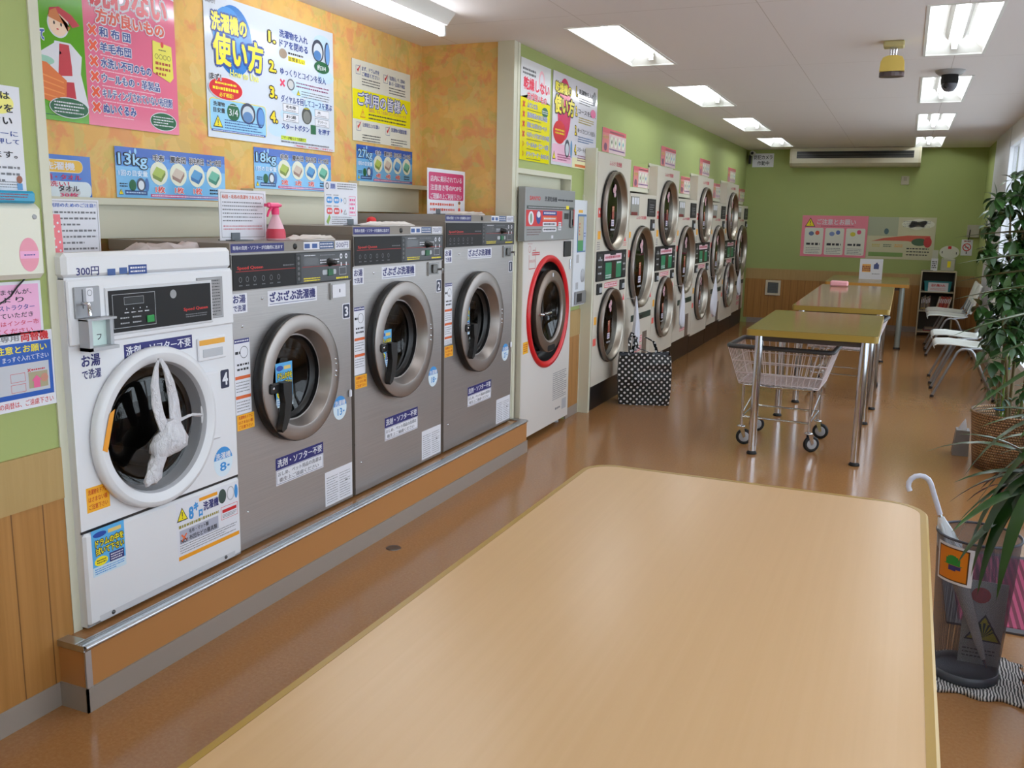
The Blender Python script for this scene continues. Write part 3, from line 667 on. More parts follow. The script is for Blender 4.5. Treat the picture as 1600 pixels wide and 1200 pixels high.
    sticker(r, 'instruction_sticker', S, lambda p: (p.rect(Y(1.985), H(1.259), Y(2.015), H(1.278), C((60, 90, 150), .5), 1), p.rect(Y(2.03), H(1.261), Y(2.06), H(1.280), C((60, 90, 150), .5), 1), p.rect(Y(2.065), H(1.258), Y(2.138), H(1.286), C((40, 70, 140), .5), 1), p.fine(Y(2.072), H(1.261), Y(2.135), H(1.283), 2, PAPER, 2)))
    sticker(r, 'hot_water_sticker', F, lambda p: hot_water(p, Y(1.868), H(.955), .085, .085, False))
    sticker(r, 'detergent_sticker', F, lambda p: (p.rect(Y(2.035), H(1.002), Y(2.325), H(1.046), NAVY, 1), p.txt('洗剤・ソフター不要', Y(2.042), H(1.008), Y(2.318), H(1.040), PAPER, 2, .03)))
    sticker(r, 'number_plate', F, lambda p: (p.rrect(Y(2.455), H(.840), Y(2.498), H(.905), .006, C((30, 36, 66), .4), 1), p.txt('4', Y(2.463), H(.850), Y(2.492), H(.896), PAPER, 2, .04)))
    sticker(r, 'capacity_badge', F, lambda p: kg_badge(p, Y(2.452), H(.578), .048, .054, '8'))
    sticker(r, 'warning_sticker', F, lambda p: lint(p, Y(1.862), H(.562), .085, .076))
    L2 = FX(.008, 0, 0)
    sticker(r, 'notice_card', L2, lambda p: soap_card(p, Y(1.862), H(.362), .125, .145))
    def big(p):
        a0, b0, a1, b1 = Y(2.205), H(.285), Y(2.515), H(.492); q = a1-a0
        p.rect(a0, b0, a1, b1, PAPER, 1); p.warn(a0+.028, b1-.045, .026, 2); p.txt('8㌔', a0+.058, b1-.075, a0+.125, b1-.018, SKYB, 2, .04); p.txt('洗濯機', a0+.128, b1-.062, a0+.205, b1-.028, NAVY, 2, .04)
        p.rect(a0+.11, b1-.022, a0+.2, b1-.010, ORG, 2); p.ell(a0+.225, b1-.035, .02, .026, C((54, 74, 70), .4), 2); p.ring(a0+.268, b1-.035, .02, .026, .004, LGREY, 2); p.ell(a0+.297, b1-.035, .009, .026, SKYB, 2)
        p.fine(a0+.01, b1-.092, a0+.205, b1-.078, 1, C((150, 140, 60), .5), 2, .8); p.rect(a0+.012, b0+.062, a0+.20, b1-.098, C((176, 178, 196), .5), 2); p.cross(a0+.032, b1-.125, .014, C((236, 110, 60), .5), 3)
        p.txt('毛布・マット類', a0+.055, b1-.118, a0+.15, b1-.103, INK, 3, .02); p.txt('布団などの寝具類', a0+.055, b1-.142, a0+.192, b1-.124, INK, 3, .02); p.txt('NO!', a0+.015, b0+.064, a0+.048, b0+.078, INK, 3, .03)
        p.frame(a0+.215, b0+.085, a1-.008, b1-.075, .0015, RED, 2); p.rect(a0+.222, b1-.098, a1-.014, b1-.086, RED, 2); p.fine(a0+.222, b0+.09, a1-.014, b1-.102, 3, GREYT, 2)
        p.fine(a0+.012, b0+.026, a1-.01, b0+.060, 4, GREYT, 2, .4, 4); p.rect(a0+.004, b0+.006, a1-.004, b0+.020, ORG, 2)
    sticker(r, 'large_notice_sticker', L2, big)
white_washer()
# white plastic bag tied over the door of washer 4
def plastic_bag():
    r = root('plastic_bag', (-2.104, 2.062, .985), 'thin white plastic bag knotted over the door of washer 4', 'bag')
    n_ = N('white_film', .4); n_.col(n_.mix(0.5, (222, 220, 226), (222, 220, 226))); q_ = n_.noise(n_.vec((1, 1, .5)), 46, 4, .7, 1.2); n_.bump(q_.outputs[0], 1.0, .012); BG = n_.m
    b = G()
    def blob(pts, rad, sq=.35, n=16):
        vs = []; R_ = random.Random(3)
        for i, ((y, z), q) in enumerate(zip(pts, rad)):
            for k in range(n):
                t = 2*PI*k/n; w_ = 1+.17*math.sin(3*t+i*1.3)+.13*math.sin(5*t+i*2.1)+R_.uniform(-.05, .05)
                vs.append((.004+q*sq*w_*math.sin(t)+.012, y+q*w_*math.cos(t), z+.004*math.sin(t*2+i)))
        fs = [(i*n+k, i*n+(k+1) % n, (i+1)*n+(k+1) % n, (i+1)*n+k) for i in range(len(pts)-1) for k in range(n)]
        b.add(vs, fs, BG, True); K = len(pts)-1
        b.add(vs[:n], [tuple(range(n))[::-1]], BG, True); b.add(vs[K*n:], [tuple(range(n))], BG, True)
    # two handle loops, gathered waist, knotted bundle, tail
    T = lambda *q: [(u+.025, v-.985) for u, v in q]
    blob(T((.026, .998), (.012, .970), (.004, .92), (.008, .86), (.022, .81), (.042, .765)), [.005, .009, .016, .020, .020, .022], .25)
    blob(T((.030, .998), (.046, .970), (.068, .915), (.080, .86), (.084, .80), (.074, .760)), [.005, .010, .017, .021, .024, .026], .25)
    blob(T((.064, .800), (.062, .775), (.060, .755), (.056, .735), (.048, .712), (.036, .694), (.026, .684)), [.022, .036, .060, .074, .070, .048, .024], .40)
    blob(T((.034, .735), (.016, .708), (.000, .678), (-.014, .652), (-.026, .628), (-.036, .612)), [.026, .034, .034, .030, .032, .020], .45)
    blob(T((.085, .785), (.115, .792), (.150, .798), (.186, .790), (.200, .786)), [.012, .012, .009, .013, .003], .4)
    b.build('film', r)
plastic_bag()

# ================================================================== SIGNS AND NOTICES
def sheet(name, label, M, w, h, fn, base=PAPER, th=0.002, cat='poster', group=None, extra=None):
    """a flat board: real thickness, print on its face"""
    g = G(M); g.box(0, w, 0, h, -th, 0, base); p = P(g, M)
    fn(p, w, h)
    loc = M.translation.copy()
    g.v = [tuple(Vector(v)-loc) for v in g.v]
    o = g.build(name, loc=loc); tag(o, label, cat, group); return o
def AL(y, z, x=XA+0.0045): return FX(x, y, z)
LAM = lambda c: C(c, 0.12)
CR = C((226, 224, 206), .35); LB = C((150, 206, 238), .3); BLUE = C((26, 84, 176), .35); BL2 = C((30, 60, 140), .4)
def green_pink(p, w, h):
    s = 0.455
    p.rect(0, 0, s, h, LAM((96, 168, 36)), 1); p.rect(s, 0, w, h, LAM((232, 120, 150)), 1)
    p.txt('おう！', s-.19, h-.10, s-.04, h-.03, C((232, 70, 110), .4), 3, .04, PAPER, .07)
    for (u, v, a, b) in ((s-.13, h-.03, .02, .016), (s-.05, h-.05, .014, .02), (s-.20, h-.16, .018, .022), (s-.12, h-.14, .012, .012), (s-.03, h-.13, .016, .012)): p.ell(u, v, a, b, C((170, 204, 236), .3), 2); p.ell(u+.003, v-.003, a*.5, b*.5, C((60, 120, 200), .3), 3)
    # woman with red headscarf and orange basket
    p0 = p; qq = s-.105; p = P(p.g, p.M @ Matrix.Translation((qq, .05, 0)) @ Matrix.Diagonal((1.32, 1.30, 1, 1)) @ Matrix.Translation((-qq+.012, -.05, 0))); SK = C((246, 214, 186), .4); WH = PAPER; q = s-.105
    p.poly([(q-.055, .055), (q+.07, .055), (q+.045, .16), (q+.02, .22), (q-.03, .22), (q-.05, .15)], WH, 3)
    p.poly([(q-.045, .06), (q+.03, .06), (q+.022, .14), (q+.015, .215), (q-.015, .215), (q-.025, .13)], C((190, 24, 44), .4), 4)
    p.poly([(q-.10, .17), (q-.03, .215), (q-.01, .19), (q-.085, .145)], WH, 4); p.poly([(q+.02, .22), (q+.055, .19), (q+.045, .12), (q-.02, .115), (q-.02, .13), (q+.02, .135)], WH, 5)
    p.ell(q-.015, .265, .034, .036, WH, 3); p.ell(q-.015, .265, .030, .032, SK, 4)
    p.poly([(q-.045, .278), (q-.04, .302), (q-.01, .31), (q+.03, .295), (q+.055, .272), (q+.03, .262), (q+.018, .275), (q-.01, .292)], C((190, 24, 44), .4), 5); p.poly([(q-.045, .278), (q-.04, .295), (q-.02, .305), (q-.012, .29), (q+.016, .27), (q+.014, .25), (q+.024, .262)], C((206, 120, 60), .5), 6)
    p.ell(q-.028, .266, .003, .005, INK, 6, 8); p.ell(q-.006, .264, .003, .005, INK, 6, 8); p.ell(q-.018, .251, .004, .002, RED, 6, 8)
    p.poly([(q-.13, .165), (q-.06, .16), (q+.0, .12), (q-.005, .065), (q-.06, .06), (q-.11, .075), (q-.135, .12)], C((222, 112, 36), .4), 6)
    for k in range(4): p.poly([(q-.125, .14-.018*k), (q-.01, .115-.015*k), (q-.01, .112-.015*k), (q-.125, .136-.018*k)], C((240, 150, 70), .4), 7)
    p.ell(q-.07, .165, .035, .012, C((150, 200, 180), .4), 5)
    p.txt('まとめて', q-.13, .215, q-.06, .245, BLUE, 3, .05, PAPER, .08)
    p = p0
    p.ell(q+.02, .048, .085, .036, PAPER, 7); p.ell(q+.02, .048, .082, .033, DGREEN, 8); p.fine(q-.045, .026, q+.085, .07, 4, PAPER, 9, .5, 2)
    p.fine(.25, .015, s-.10, .022, 1, DGREEN, 3)
    # pink side
    p.poly([(s, h), (w, h), (w, h-.10), (s+.2, h-.045), (s, h-.03)], C((226, 226, 236), .3), 2)
    z = h-.268
    p.txt('洗わない', s+.03, z+.070, w-.04, z+.172, C((206, 36, 60), .3), 4, .05, PAPER, .08); p.txt('方が良いもの', s+.055, z+.014, w-.06, z+.068, C((214, 66, 34), .3), 6, .05, PAPER, .08)
    rows = ('和 布 団', '羊毛布団', '水洗い不可のもの', 'ウールもの・革製品', 'キルティングされていない布団類', 'ぬいぐるみ'); ws = (.15, .15, .25, .29, .355, .16); yz = z
    for i, (t, ww) in enumerate(zip(rows, ws)):
        p.cross(s+.038, z-.014, .024, PAPER, 3, .5); p.cross(s+.038, z-.014, .020, C((232, 80, 34), .4), 4, .42)
        p.txt(t, s+.068, z-.032, s+.068+ww, z+.004, BL2, 4, .035, PAPER, .07); p.fine(s+.07, z-.046, s+.07+ww*.9, z-.038, 1, C((250, 214, 226), .5), 3); z -= .0545
    yx = w-.125; yz += .205; p.poly([(yx, yz-.205), (yx+.10, yz-.215), (yx+.105, yz-.335), (yx+.085, yz-.355), (yx-.005, yz-.325)], C((232, 222, 80), .5), 5); p.ell(yx+.05, yz-.215, .008, .011, RED, 6)
    p.fine(yx+.03, yz-.24, yx+.07, yz-.232, 1, INK, 6)
    for k in range(4): p.ring(yx+.018+.022*k, yz-.262, .010, .010, .0018, INK, 6, 8)
    p.fine(yx+.01, yz-.338, yx+.09, yz-.278, 3, C((170, 60, 30), .5), 6, .6)
    p.ell(w-.085, .045, .072, .036, PAPER, 3); p.ell(w-.085, .045, .069, .033, DGREEN, 4); p.fine(w-.14, .024, w-.03, .066, 4, PAPER, 5, .5, 8)
sheet('laundry_poster', 'green and pink poster with woman holding basket, left end of orange wall', AL(2.095, 1.757), .91, .62, green_pink)
def warn_board(p, w, h):
    T = INK
    p.rect(0, 0, w, h, LAM((214, 222, 234)), 1)
    for k in range(14):
        t = .2+k*.16; p.poly([(w*.93, h*.72), (w*.93+math.cos(t*2.6)*.5-.0, h*.72+math.sin(t*2.6)*.5), (w*.93+math.cos(t*2.6+.06)*.5, h*.72+math.sin(t*2.6+.06)*.5)], LB, 1) if False else None
    for (u, v, a) in ((.93, .62, .05), (.70, .47, .06), (.82, .35, .07), (.60, .25, .05), (.50, .12, .05), (.9, .9, .05)): p.ell(w*u, h*v, a*1.4, a*.7, C((196, 222, 242), .25), 2)
    p.ell(.185, h-.19, .125, .165, C((34, 116, 196), .25), 3, 40); p.ell(.15, h-.16, .10, .12, C((60, 140, 214), .25), 4, 40)
    p.txt('DEPOT', .012, h-.045, .075, h-.028, GREYT, 3, .02)
    p.txt('洗濯機の', .04, h-.165, .275, h-.075, C((244, 226, 40), .3), 6, .045, BL2, .09); p.txt('使い方', .045, h-.320, .385, h-.165, C((244, 226, 40), .3), 8, .045, BL2, .07)
    p.txt('How to Use', .150, h-.362, .345, h-.325, C((244, 240, 110), .3), 10, .02)
    p.ell(.120, h-.425, .112, .055, PAPER, 9); p.ell(.120, h-.425, .108, .051, C((206, 26, 40), .3), 10); p.txt('まず！', .02, h-.392, .09, h-.360, INK, 12, .04, PAPER, .08)
    p.fine(.05, h-.410, .19, h-.395, 1, YEL, 11, .7); p.fine(.035, h-.437, .205, h-.417, 1, YEL, 11, .8, 3); p.txt('必ず確認！', .075, h-.466, .165, h-.444, YEL, 11, .02)
    p.rrect(.012, .028, .395, .185, .02, C((236, 214, 60), .3), 3); p.rrect(.016, .032, .391, .181, .018, LB, 4)
    p.txt('洗濯物', .035, .148, .110, .170, INK, 5, .03); p.txt('目安量', .035, .118, .110, .142, INK, 5, .03); p.ell(.165, .130, .042, .042, DGREEN, 5); p.txt('3/4', .135, .112, .195, .145, PAPER, 6, .0); p.fine(.135, .158, .195, .166, 1, PAPER, 6)
    p.ell(.265, .135, .052, .052, C((60, 66, 84), .3), 5); p.ell(.265, .132, .040, .040, C((196, 206, 216), .3), 6); p.ell(.262, .118, .034, .026, C((90, 130, 180), .3), 7); p.ell(.352, .125, .030, .052, C((60, 80, 130), .3), 5); p.ell(.356, .125, .022, .044, C((96, 150, 214), .3), 6)
    p.warn(.062, .075, .032, 6); p.fine(.105, .045, .37, .095, 4, BL2, 6, .45, 3); p.rect(.02, .030, .385, .040, BLUE, 6); p.fine(.03, .031, .375, .039, 1, PAPER, 7)
    x = .425
    for n_, z in (('1.', h-.12), ('2.', h-.265), ('3.', h-.395), ('4.', h-.520)):
        p.txt(n_, x, z-.028, x+.055, z+.030, C((244, 214, 30), .3), 5, .045, INK, .08)
    p.txt('洗濯物を入れ', x+.085, h-.105, x+.31, h-.065, BL2, 4, .03); p.txt('ドアを閉める', x+.085, h-.155, x+.31, h-.115, BL2, 4, .03)
    p.ell(x+.11, h-.185, .03, .025, C((150, 130, 110), .3), 4); p.fine(x+.15, h-.185, x+.27, h-.165, 1, INK, 4); p.rect(x+.15, h-.215, x+.285, h-.190, YEL, 3); p.txt('目覚ましい', x+.155, h-.213, x+.28, h-.192, INK, 4, .02)
    p.ell(x+.395, h-.12, .05, .06, C((60, 66, 84), .3), 4); p.ell(x+.395, h-.125, .038, .046, C((210, 218, 226), .3), 5); p.ell(x+.39, h-.145, .032, .026, C((80, 130, 190), .3), 6); p.ell(x+.475, h-.125, .024, .065, C((50, 60, 90), .3), 4); p.ell(x+.478, h-.125, .018, .056, C((110, 160, 220), .3), 5); p.ell(x+.425, h-.205, .065, .032, DGREEN, 7); p.txt('約3/4', x+.385, h-.222, x+.46, h-.192, PAPER, 8, .02)
    p.txt('ゆっくりとコインを投入', x+.085, h-.295, x+.46, h-.255, BL2, 4, .03); p.cross(x+.10, h-.335, .02, C((220, 60, 100), .4), 4, .4); p.ring(x+.165, h-.335, .03, .03, .008, GREYT, 4); p.ell(x+.165, h-.335, .02, .02, C((200, 200, 200), .3), 4)
    p.fine(x+.21, h-.345, x+.49, h-.310, 2, C((140, 60, 110), .5), 4, .45, 7); p.warn(x+.225, h-.37, .016, 4); p.fine(x+.25, h-.392, x+.49, h-.352, 3, GREYT, 4, .4, 8)
    p.txt('ダイヤルを回してコースを選ぶ', x+.085, h-.435, x+.51, h-.395, BL2, 4, .03)
    for (u, v, t) in ((x+.10, h-.475, '毛布等'), (x+.10, h-.525, 'お湯'), (x+.36, h-.475, '水'), (x+.36, h-.525, 'デリケート')):
        p.rect(u-.002, v-.005, u+.122, v+.037, GREYT, 4); p.rect(u, v-.003, u+.12, v+.035, PAPER, 5); p.txt(t, u+.02, v+.012, u+(.10 if len(t) > 1 else .05), v+.030, INK, 6, .02); p.fine(u+.02, v, u+.10, v+.008, 1, GREYT, 6)
    p.ell(x+.29, h-.483, .042, .045, C((70, 72, 70), .3), 4); p.ell(x+.29, h-.49, .030, .033, C((120, 122, 118), .3), 5); p.fine(x+.27, h-.45, x+.31, h-.44, 1, YEL, 6)
    zz = h-.572
    p.txt('スタートボタン', x+.085, zz, x+.31, zz+.032, BL2, 4, .03); p.rect(x+.32, zz-.005, x+.365, zz+.045, DGREEN, 4); p.txt('を押す', x+.385, zz, x+.49, zz+.032, BL2, 4, .03)
def howto(p, w, h):
    # the board drawn on a 0.62 m high layout, squeezed to its real height
    k = h/.66; q = P(p.g, p.M @ Matrix.Diagonal((w/.955, k, 1, 1))); warn_board(q, .955, .66)
    p.rect(.50, .030, .70, .048, C((210, 230, 60), .4), 5); p.txt('ブザーが鳴るまで洗濯完了', .505, .032, .695, .047, INK, 6, .02); p.fine(.50, .014, .90, .028, 1, GREYT, 6); p.txt('ご利用後は、お忘れ物にご注意下さい', .60, .003, .93, .013, RED, 6)
sheet('instruction_board', 'large blue and white how-to-use board with yellow title on orange wall', AL(3.178, 1.768), .948, .592, howto)
def kyaku(p, w, h):
    p.rect(0, 0, w, h, LAM((226, 224, 210)), 1); p.rect(0, h*.27, w, h*.64, C((238, 228, 20), .25), 2)
    def blk(u, v, t1, t2=None):
        p.frame(u, v-.02, u+.045, v+.025, .002, BL2, 3); p.poly([(u+.01, v+.005), (u+.02, v-.01), (u+.05, v+.035), (u+.02, v+.008)], RED, 4)
        p.txt(t1, u+.06, v+.003, u+.24, v+.027, BL2, 3, .02)
        if t2: p.txt(t2, u+.06, v-.025, u+.24, v-.002, BL2, 3, .02)
        p.fine(u+.06, v-.075, u+.25, v-.032, 3, INK, 3, .45, int(u*50)+3)
    blk(.035, h-.055, 'まず、ドラム内を', 'ご確認ください'); blk(.32, h-.065, '「洗濯表示」や、店内の', '扱い方・注意書きを確認'); blk(.035, .075, '公衆衛生上のお願い'); blk(.34, .075, '洗濯物の過重放置')
    p.txt('ご利用の皆様へ', .05, h*.445, w-.04, h*.615, PAPER, 3, .015, BL2, .07)
    p.tri(.10, h*.35, .028, C((220, 150, 20), .4), 3); p.tri(.10, h*.35, .02, YEL, 4); p.txt('!', .096, h*.325, .104, h*.38, RED, 5, .02)
    p.txt('当店は、セルフ方式のコインランドリーです', .16, h*.385, w-.05, h*.435, C((176, 60, 90), .4), 3, .02); p.fine(.16, h*.285, w-.04, h*.375, 2, INK, 3, .5, 12)
sheet('notice_board', 'cream notice board with yellow band above the 27kg sign', AL(4.302, 1.845), .625, .425, kyaku)
def kgsign(num, cnt):
    def f(p, w, h):
        p.rect(0, 0, w, h, LAM((112, 178, 226)), 1); p.rect(0, h*.62, w, h, LAM((60, 130, 206)), 2); p.rect(0, h*.82, w, h, LAM((32, 84, 176)), 3)
        for k, (u, v) in enumerate(((.11, .88), (.135, .82), (.15, .93))): p.ell(w*u*1.1, h*v, .006, .012, C((150, 200, 240), .3), 4)
        p.txt(num+'kg', .012, h*.58, w*.26, h*.88, C((160, 210, 245), .3), 6, .02, INK, .06)
        p.txt('1回の目安量', .012, h*.43, w*.26, h*.55, C((226, 238, 250), .3), 5, .02)
        p.ell(w*.13, h*.25, .018, .022, DGREEN, 4); p.fine(.015, h*.2, w*.09, h*.3, 2, INK, 4); p.ell(w*.2, h*.27, .022, .026, C((60, 66, 90), .3), 5); p.ell(w*.2, h*.26, .015, .018, C((214, 222, 230), .3), 6); p.ell(w*.25, h*.27, .01, .026, C((50, 100, 170), .3), 5)
        p.warn(.02, h*.11, .012, 4); p.rect(.04, h*.06, w*.25, h*.15, C((30, 70, 130), .4), 4); p.fine(.045, h*.08, w*.24, h*.13, 1, C((180, 210, 240), .4), 5)
        for k, t in enumerate(('毛布', '夏布団', '羽毛布団', 'こたつ布団')):
            u = w*(.36+.175*k); p.ell(u, h*.52, w*.078, h*.24, C((226, 228, 208), .3), 4)
            p.txt(t, u-w*(.05 if k == 0 else .072), h*.76, u+w*(.05 if k == 0 else .072), h*.90, INK, 7, .03, PAPER, .07)
            c = ((170, 190, 90), (206, 190, 176), (90, 156, 206), (110, 184, 160))[k]; c2 = ((120, 140, 60), (150, 120, 110), (50, 110, 170), (60, 130, 110))[k]
            p.poly([(u-w*.06, h*.50), (u-w*.02, h*.66), (u+w*.055, h*.58), (u+w*.015, h*.42)], C(c, .4), 5); p.poly([(u-w*.06, h*.50), (u+w*.015, h*.42), (u+w*.015, h*.34), (u-w*.055, h*.42)], C(c2, .4), 5); p.poly([(u+w*.015, h*.42), (u+w*.055, h*.58), (u+w*.055, h*.50), (u+w*.015, h*.34)], C(c2, .4), 6)
            p.txt(cnt+'枚', u-w*.04, h*.12, u+w*.045, h*.26, C((216, 70, 60), .4), 6, .03, PAPER, .06) if k < 3 else p.fine(u-w*.05, h*.12, u+w*.05, h*.26, 2, INK, 5)
        p.rect(w*.28, h*.03, w*.60, h*.09, C((190, 60, 120), .4), 4); p.rect(w*.60, h*.03, w, h*.09, C((126, 80, 150), .4), 4); p.fine(w*.29, h*.04, w*.98, h*.08, 1, C((230, 220, 240), .4), 5, .7, 2)
    return f
sheet('capacity_sign', 'blue 13kg capacity sign on orange wall above white washer', AL(2.660, 1.497), .612, .192, kgsign('13', '1'), group=None)
sheet('capacity_sign', 'blue 18kg capacity sign on orange wall below how-to-use board', AL(3.474, 1.561), .616, .186, kgsign('18', '2'))
sheet('capacity_sign', 'blue 27kg capacity sign on orange wall below cream notice board', AL(4.335, 1.632), .615, .195, kgsign('27', '4'))
def small_blue(p, w, h):
    p.rect(0, 0, w, h, LAM((50, 104, 190)), 1); p.rrect(.1, h-.062, w-.035, h-.016, .022, PAPER, 2); p.rrect(.1, h-.060, w-.037, h-.018, .020, C((226, 178, 40), .3), 3); p.txt('ダブル洗濯機', .14, h-.053, w-.07, h-.024, PAPER, 4, .03)
    p.rrect(.0, .0, w-.002, h-.092, .024, C((214, 226, 234), .4), 2)
    p.txt('家族の衣類・タオル', .16, h-.088, w-.045, h-.067, C((200, 40, 80), .4), 5, .02); p.txt('をまとめ洗い！', .16, h-.112, w-.10, h-.092, C((200, 40, 80), .4), 5, .02)
    for u, t in ((.205, 'シャツ'), (.335, 'タオル')): p.ell(u+.05, .02, .045, .018, C((190, 190, 196), .4), 3); p.txt(t, u, .022, u+.09, .044, INK, 4, .03); p.txt('30枚', u+.005, .003, u+.085, .018, C((216, 50, 110), .4), 5, .02)
sheet('capacity_sign', 'small blue sign with yellow title bar at left end of orange wall', AL(2.060, 1.489), .482, .150, small_blue)

# things standing on the washers
def standing(name, label, x, y, z, w, h, fn, th=.003, cat='sign', stand=None, lean=0.0):
    r = root(name, (x, y, z), label, cat)
    g = G(); g.box(-th, 0, 0, w, .001, h, PAPER); fn(P(g, FX(0, 0, 0)), w, h); g.build('card', r)
    if stand is not None:
        k = G(); GS = C((96, 104, 112), .4)
        k.box(-.035, .045, stand-.03, stand+.075, 0.0005, .004, GS); k.box(0.001, .005, stand, stand+.048, .003, .030, GS, ch=.001); k.build('card_stand', r)
    return r
def n1(p, w, h):
    p.frame(.004, .006, w-.006, h-.006, .0015, GREYT, 1); p.txt('ご利用のためのご注意！', .012, h-.026, w-.014, h-.012, BLUE, 2, .03); p.fine(.01, .012, w-.012, h-.032, 7, GREYT, 2, .35, 21)
standing('notice_card', 'white notice card with blue heading standing at left on white washer', -2.50, 2.075, 1.2995, .222, .181, n1, .02)
def n2(p, w, h):
    p.frame(.010, .012, w-.012, h-.010, .0015, GREYT, 1); p.txt('布団・毛布の洗濯をされる方へ', .016, h-.034, w-.018, h-.018, C((206, 84, 40), .4), 2, .03)
    p.fine(.018, .068, w-.02, h-.040, 6, GREYT, 2, .35, 22); p.fine(.02, .038, w-.02, .060, 2, C((200, 110, 120), .5), 2, .4, 23)
standing('notice_card', 'white notice card with orange heading in grey stand on washer 3', -2.35, 2.712, 1.3425, .272, .190, n2, .002, stand=.06)
def n3(p, w, h):
    p.ring(.022, h-.02, .012, .014, .004, INK, 1); p.rect(.045, h-.032, .085, h-.008, C((180, 186, 226), .5), 1); p.txt('洗剤', .048, h-.030, .082, h-.010, BL2, 2, .02); p.fine(.10, h-.034, w-.012, h-.004, 3, GREYT, 1, .5)
    for j, c in enumerate((SKYB, C((216, 60, 60), .4))):
        v = h-.080-.048*j
        for i in range(2): p.rrect(.015+.055*i, v-.014, .06+.055*i, v+.014, .013, c, 1); p.fine(.022+.055*i, v-.007, .053+.055*i, v+.007, 1, PAPER, 2, .8); p.fine(.015+.055*i, v+.018, .055+.055*i, v+.025, 1, INK, 1)
        p.poly([(.126, v+.012), (.140, v), (.126, v-.012)], c, 1)
    p.ring(.160, h-.082, .010, .014, .002, INK, 1); p.tri(.160, h-.132, .013, INK, 1); p.tri(.160, h-.133, .009, PAPER, 2)
    p.frame(.192, h-.148, w-.015, h-.060, .002, PINK, 1); p.fine(.198, h-.142, w-.02, h-.068, 4, PINK, 1, .6)
    p.poly([(.012, .018), (.035, .05), (.045, .035), (.025, .004)], C((150, 180, 90), .5), 1); p.fine(.055, .004, w-.05, .042, 4, GREYT, 1, .45, 31)
standing('notice_card', 'white detergent card with blue and red arrows in stand on washer 2', -2.35, 3.385, 1.3985, .262, .192, n3, .002, stand=.175)
def n4(p, w, h):
    p.rrect(.015, h*.32, w-.02, h-.02, .012, C((196, 44, 104), .4), 1)
    for k, t in enumerate(('店内に掲示されている', '注意書き等のPOPを', 'ご理解の上ご利用下さい')): p.txt(t, .035, h-.072-.048*k, w-.045, h-.038-.048*k, PAPER, 2, .02)
    p.fine(.03, .012, w*.72, h*.28, 2, C((206, 80, 60), .5), 1, .5, 5); u = w-.075; p.ell(u, h*.22, .014, .018, C((246, 214, 186), .4), 1); p.ell(u, h*.27, .016, .010, C((120, 80, 50), .4), 2); p.poly([(u-.02, .004), (u+.02, .004), (u+.012, h*.15), (u-.012, h*.15)], C((220, 70, 60), .4), 1)
standing('notice_card', 'white card with crimson panel in grey stand on washer 1', -2.45, 4.508, 1.4585, .468, .252, n4, .002, stand=.10)
# spray bottle
def spray():
    r = root('spray_bottle', (-2.29, 2.965, 1.3425), 'pink trigger spray bottle standing on washer 3', 'spray bottle')
    T = C((238, 190, 204), .15, name='translucent_pink'); PK = C((236, 60, 120), .3)
    G().lathe([(0, 0.001), (.036, 0), (.038, .006), (.037, .03), (.030, .055), (.020, .080), (.013, .095), (.012, .104)], T, 24).build('bottle', r)
    g = G(); g.lathe([(.0382, .008), (.0378, .03), (.034, .045)], C((206, 60, 84), .4), 24); g.build('label', r)
    g = G(); g.lathe([(.015, .100), (.015, .122), (.012, .126)], PK, 18); g.box(-.012, .012, -.045, .020, .126, .146, PK, ch=.006); g.box(-.010, .010, -.055, -.044, .130, .142, PK); g.box(-.011, .011, .012, .034, .130, .142, PK, ch=.005)
    hd = g.build('spray_head', r); G().tube([(0, -.022, .128), (0, -.040, .112), (0, -.050, .092)], [.006, .005, .004], PK, 8).build('trigger', hd)
spray()
def cloth(name, label, x, y, z, w, d, hgt=.02, seed=1, m=None):
    R_ = random.Random(seed); n = 12; mm = 6; vs = []; fs = []; m = m or C((226, 222, 218), .9, name='white_towel')
    H_ = [[hgt*(.35+.65*R_.random())*(0.35 if i in (0, n) or j in (0, mm) else 1) for j in range(mm+1)] for i in range(n+1)]
    for i in range(n+1):
        for j in range(mm+1): vs.append((-d/2+d*j/mm+R_.uniform(-.004, .004), w*i/n+R_.uniform(-.004, .004), H_[i][j]))
    b = len(vs); vs += [(v[0], v[1], .0006) for v in vs]
    for i in range(n):
        for j in range(mm):
            a = i*(mm+1)+j; fs.append((a, a+1, a+mm+2, a+mm+1)); fs.append((b+a, b+a+mm+1, b+a+mm+2, b+a+1))
    for i in range(n):
        for j in (0, mm): a = i*(mm+1)+j; fs.append((a, a+mm+1, b+a+mm+1, b+a))
    for j in range(mm):
        for i in (0, n): a = i*(mm+1)+j; fs.append((a, a+1, b+a+1, b+a))
    o = G().add(vs, fs, m, True).build(name, loc=(x, y, z)); return tag(o, label, 'cloth')
cloth('folded_towel', 'folded pale towel lying on the white washer', -2.34, 2.27, 1.2995, .28, .13, .046, 1, C((214, 204, 206), .9))
cloth('folded_cloth', 'crumpled white cloth on washer 3 beside the spray bottle', -2.24, 3.02, 1.3425, .21, .10, .022, 2)
cloth('folded_cloth', 'flat white cloth on washer 2 with a red knob behind', -2.27, 3.60, 1.3985, .34, .12, .022, 3)
cloth('folded_cloth', 'small white cloth lying on washer 1', -2.30, 4.54, 1.4585, .30, .10, .02, 4)
tag(G().lathe([(0.0, .042), (.012, .040), (.022, .032), (.024, .018), (.020, .004), (0, .0005)], RED, 20).build('red_knob', loc=(-2.37, 3.80, 1.3985)), 'round red knob standing on washer 2 behind cloth', 'knob')
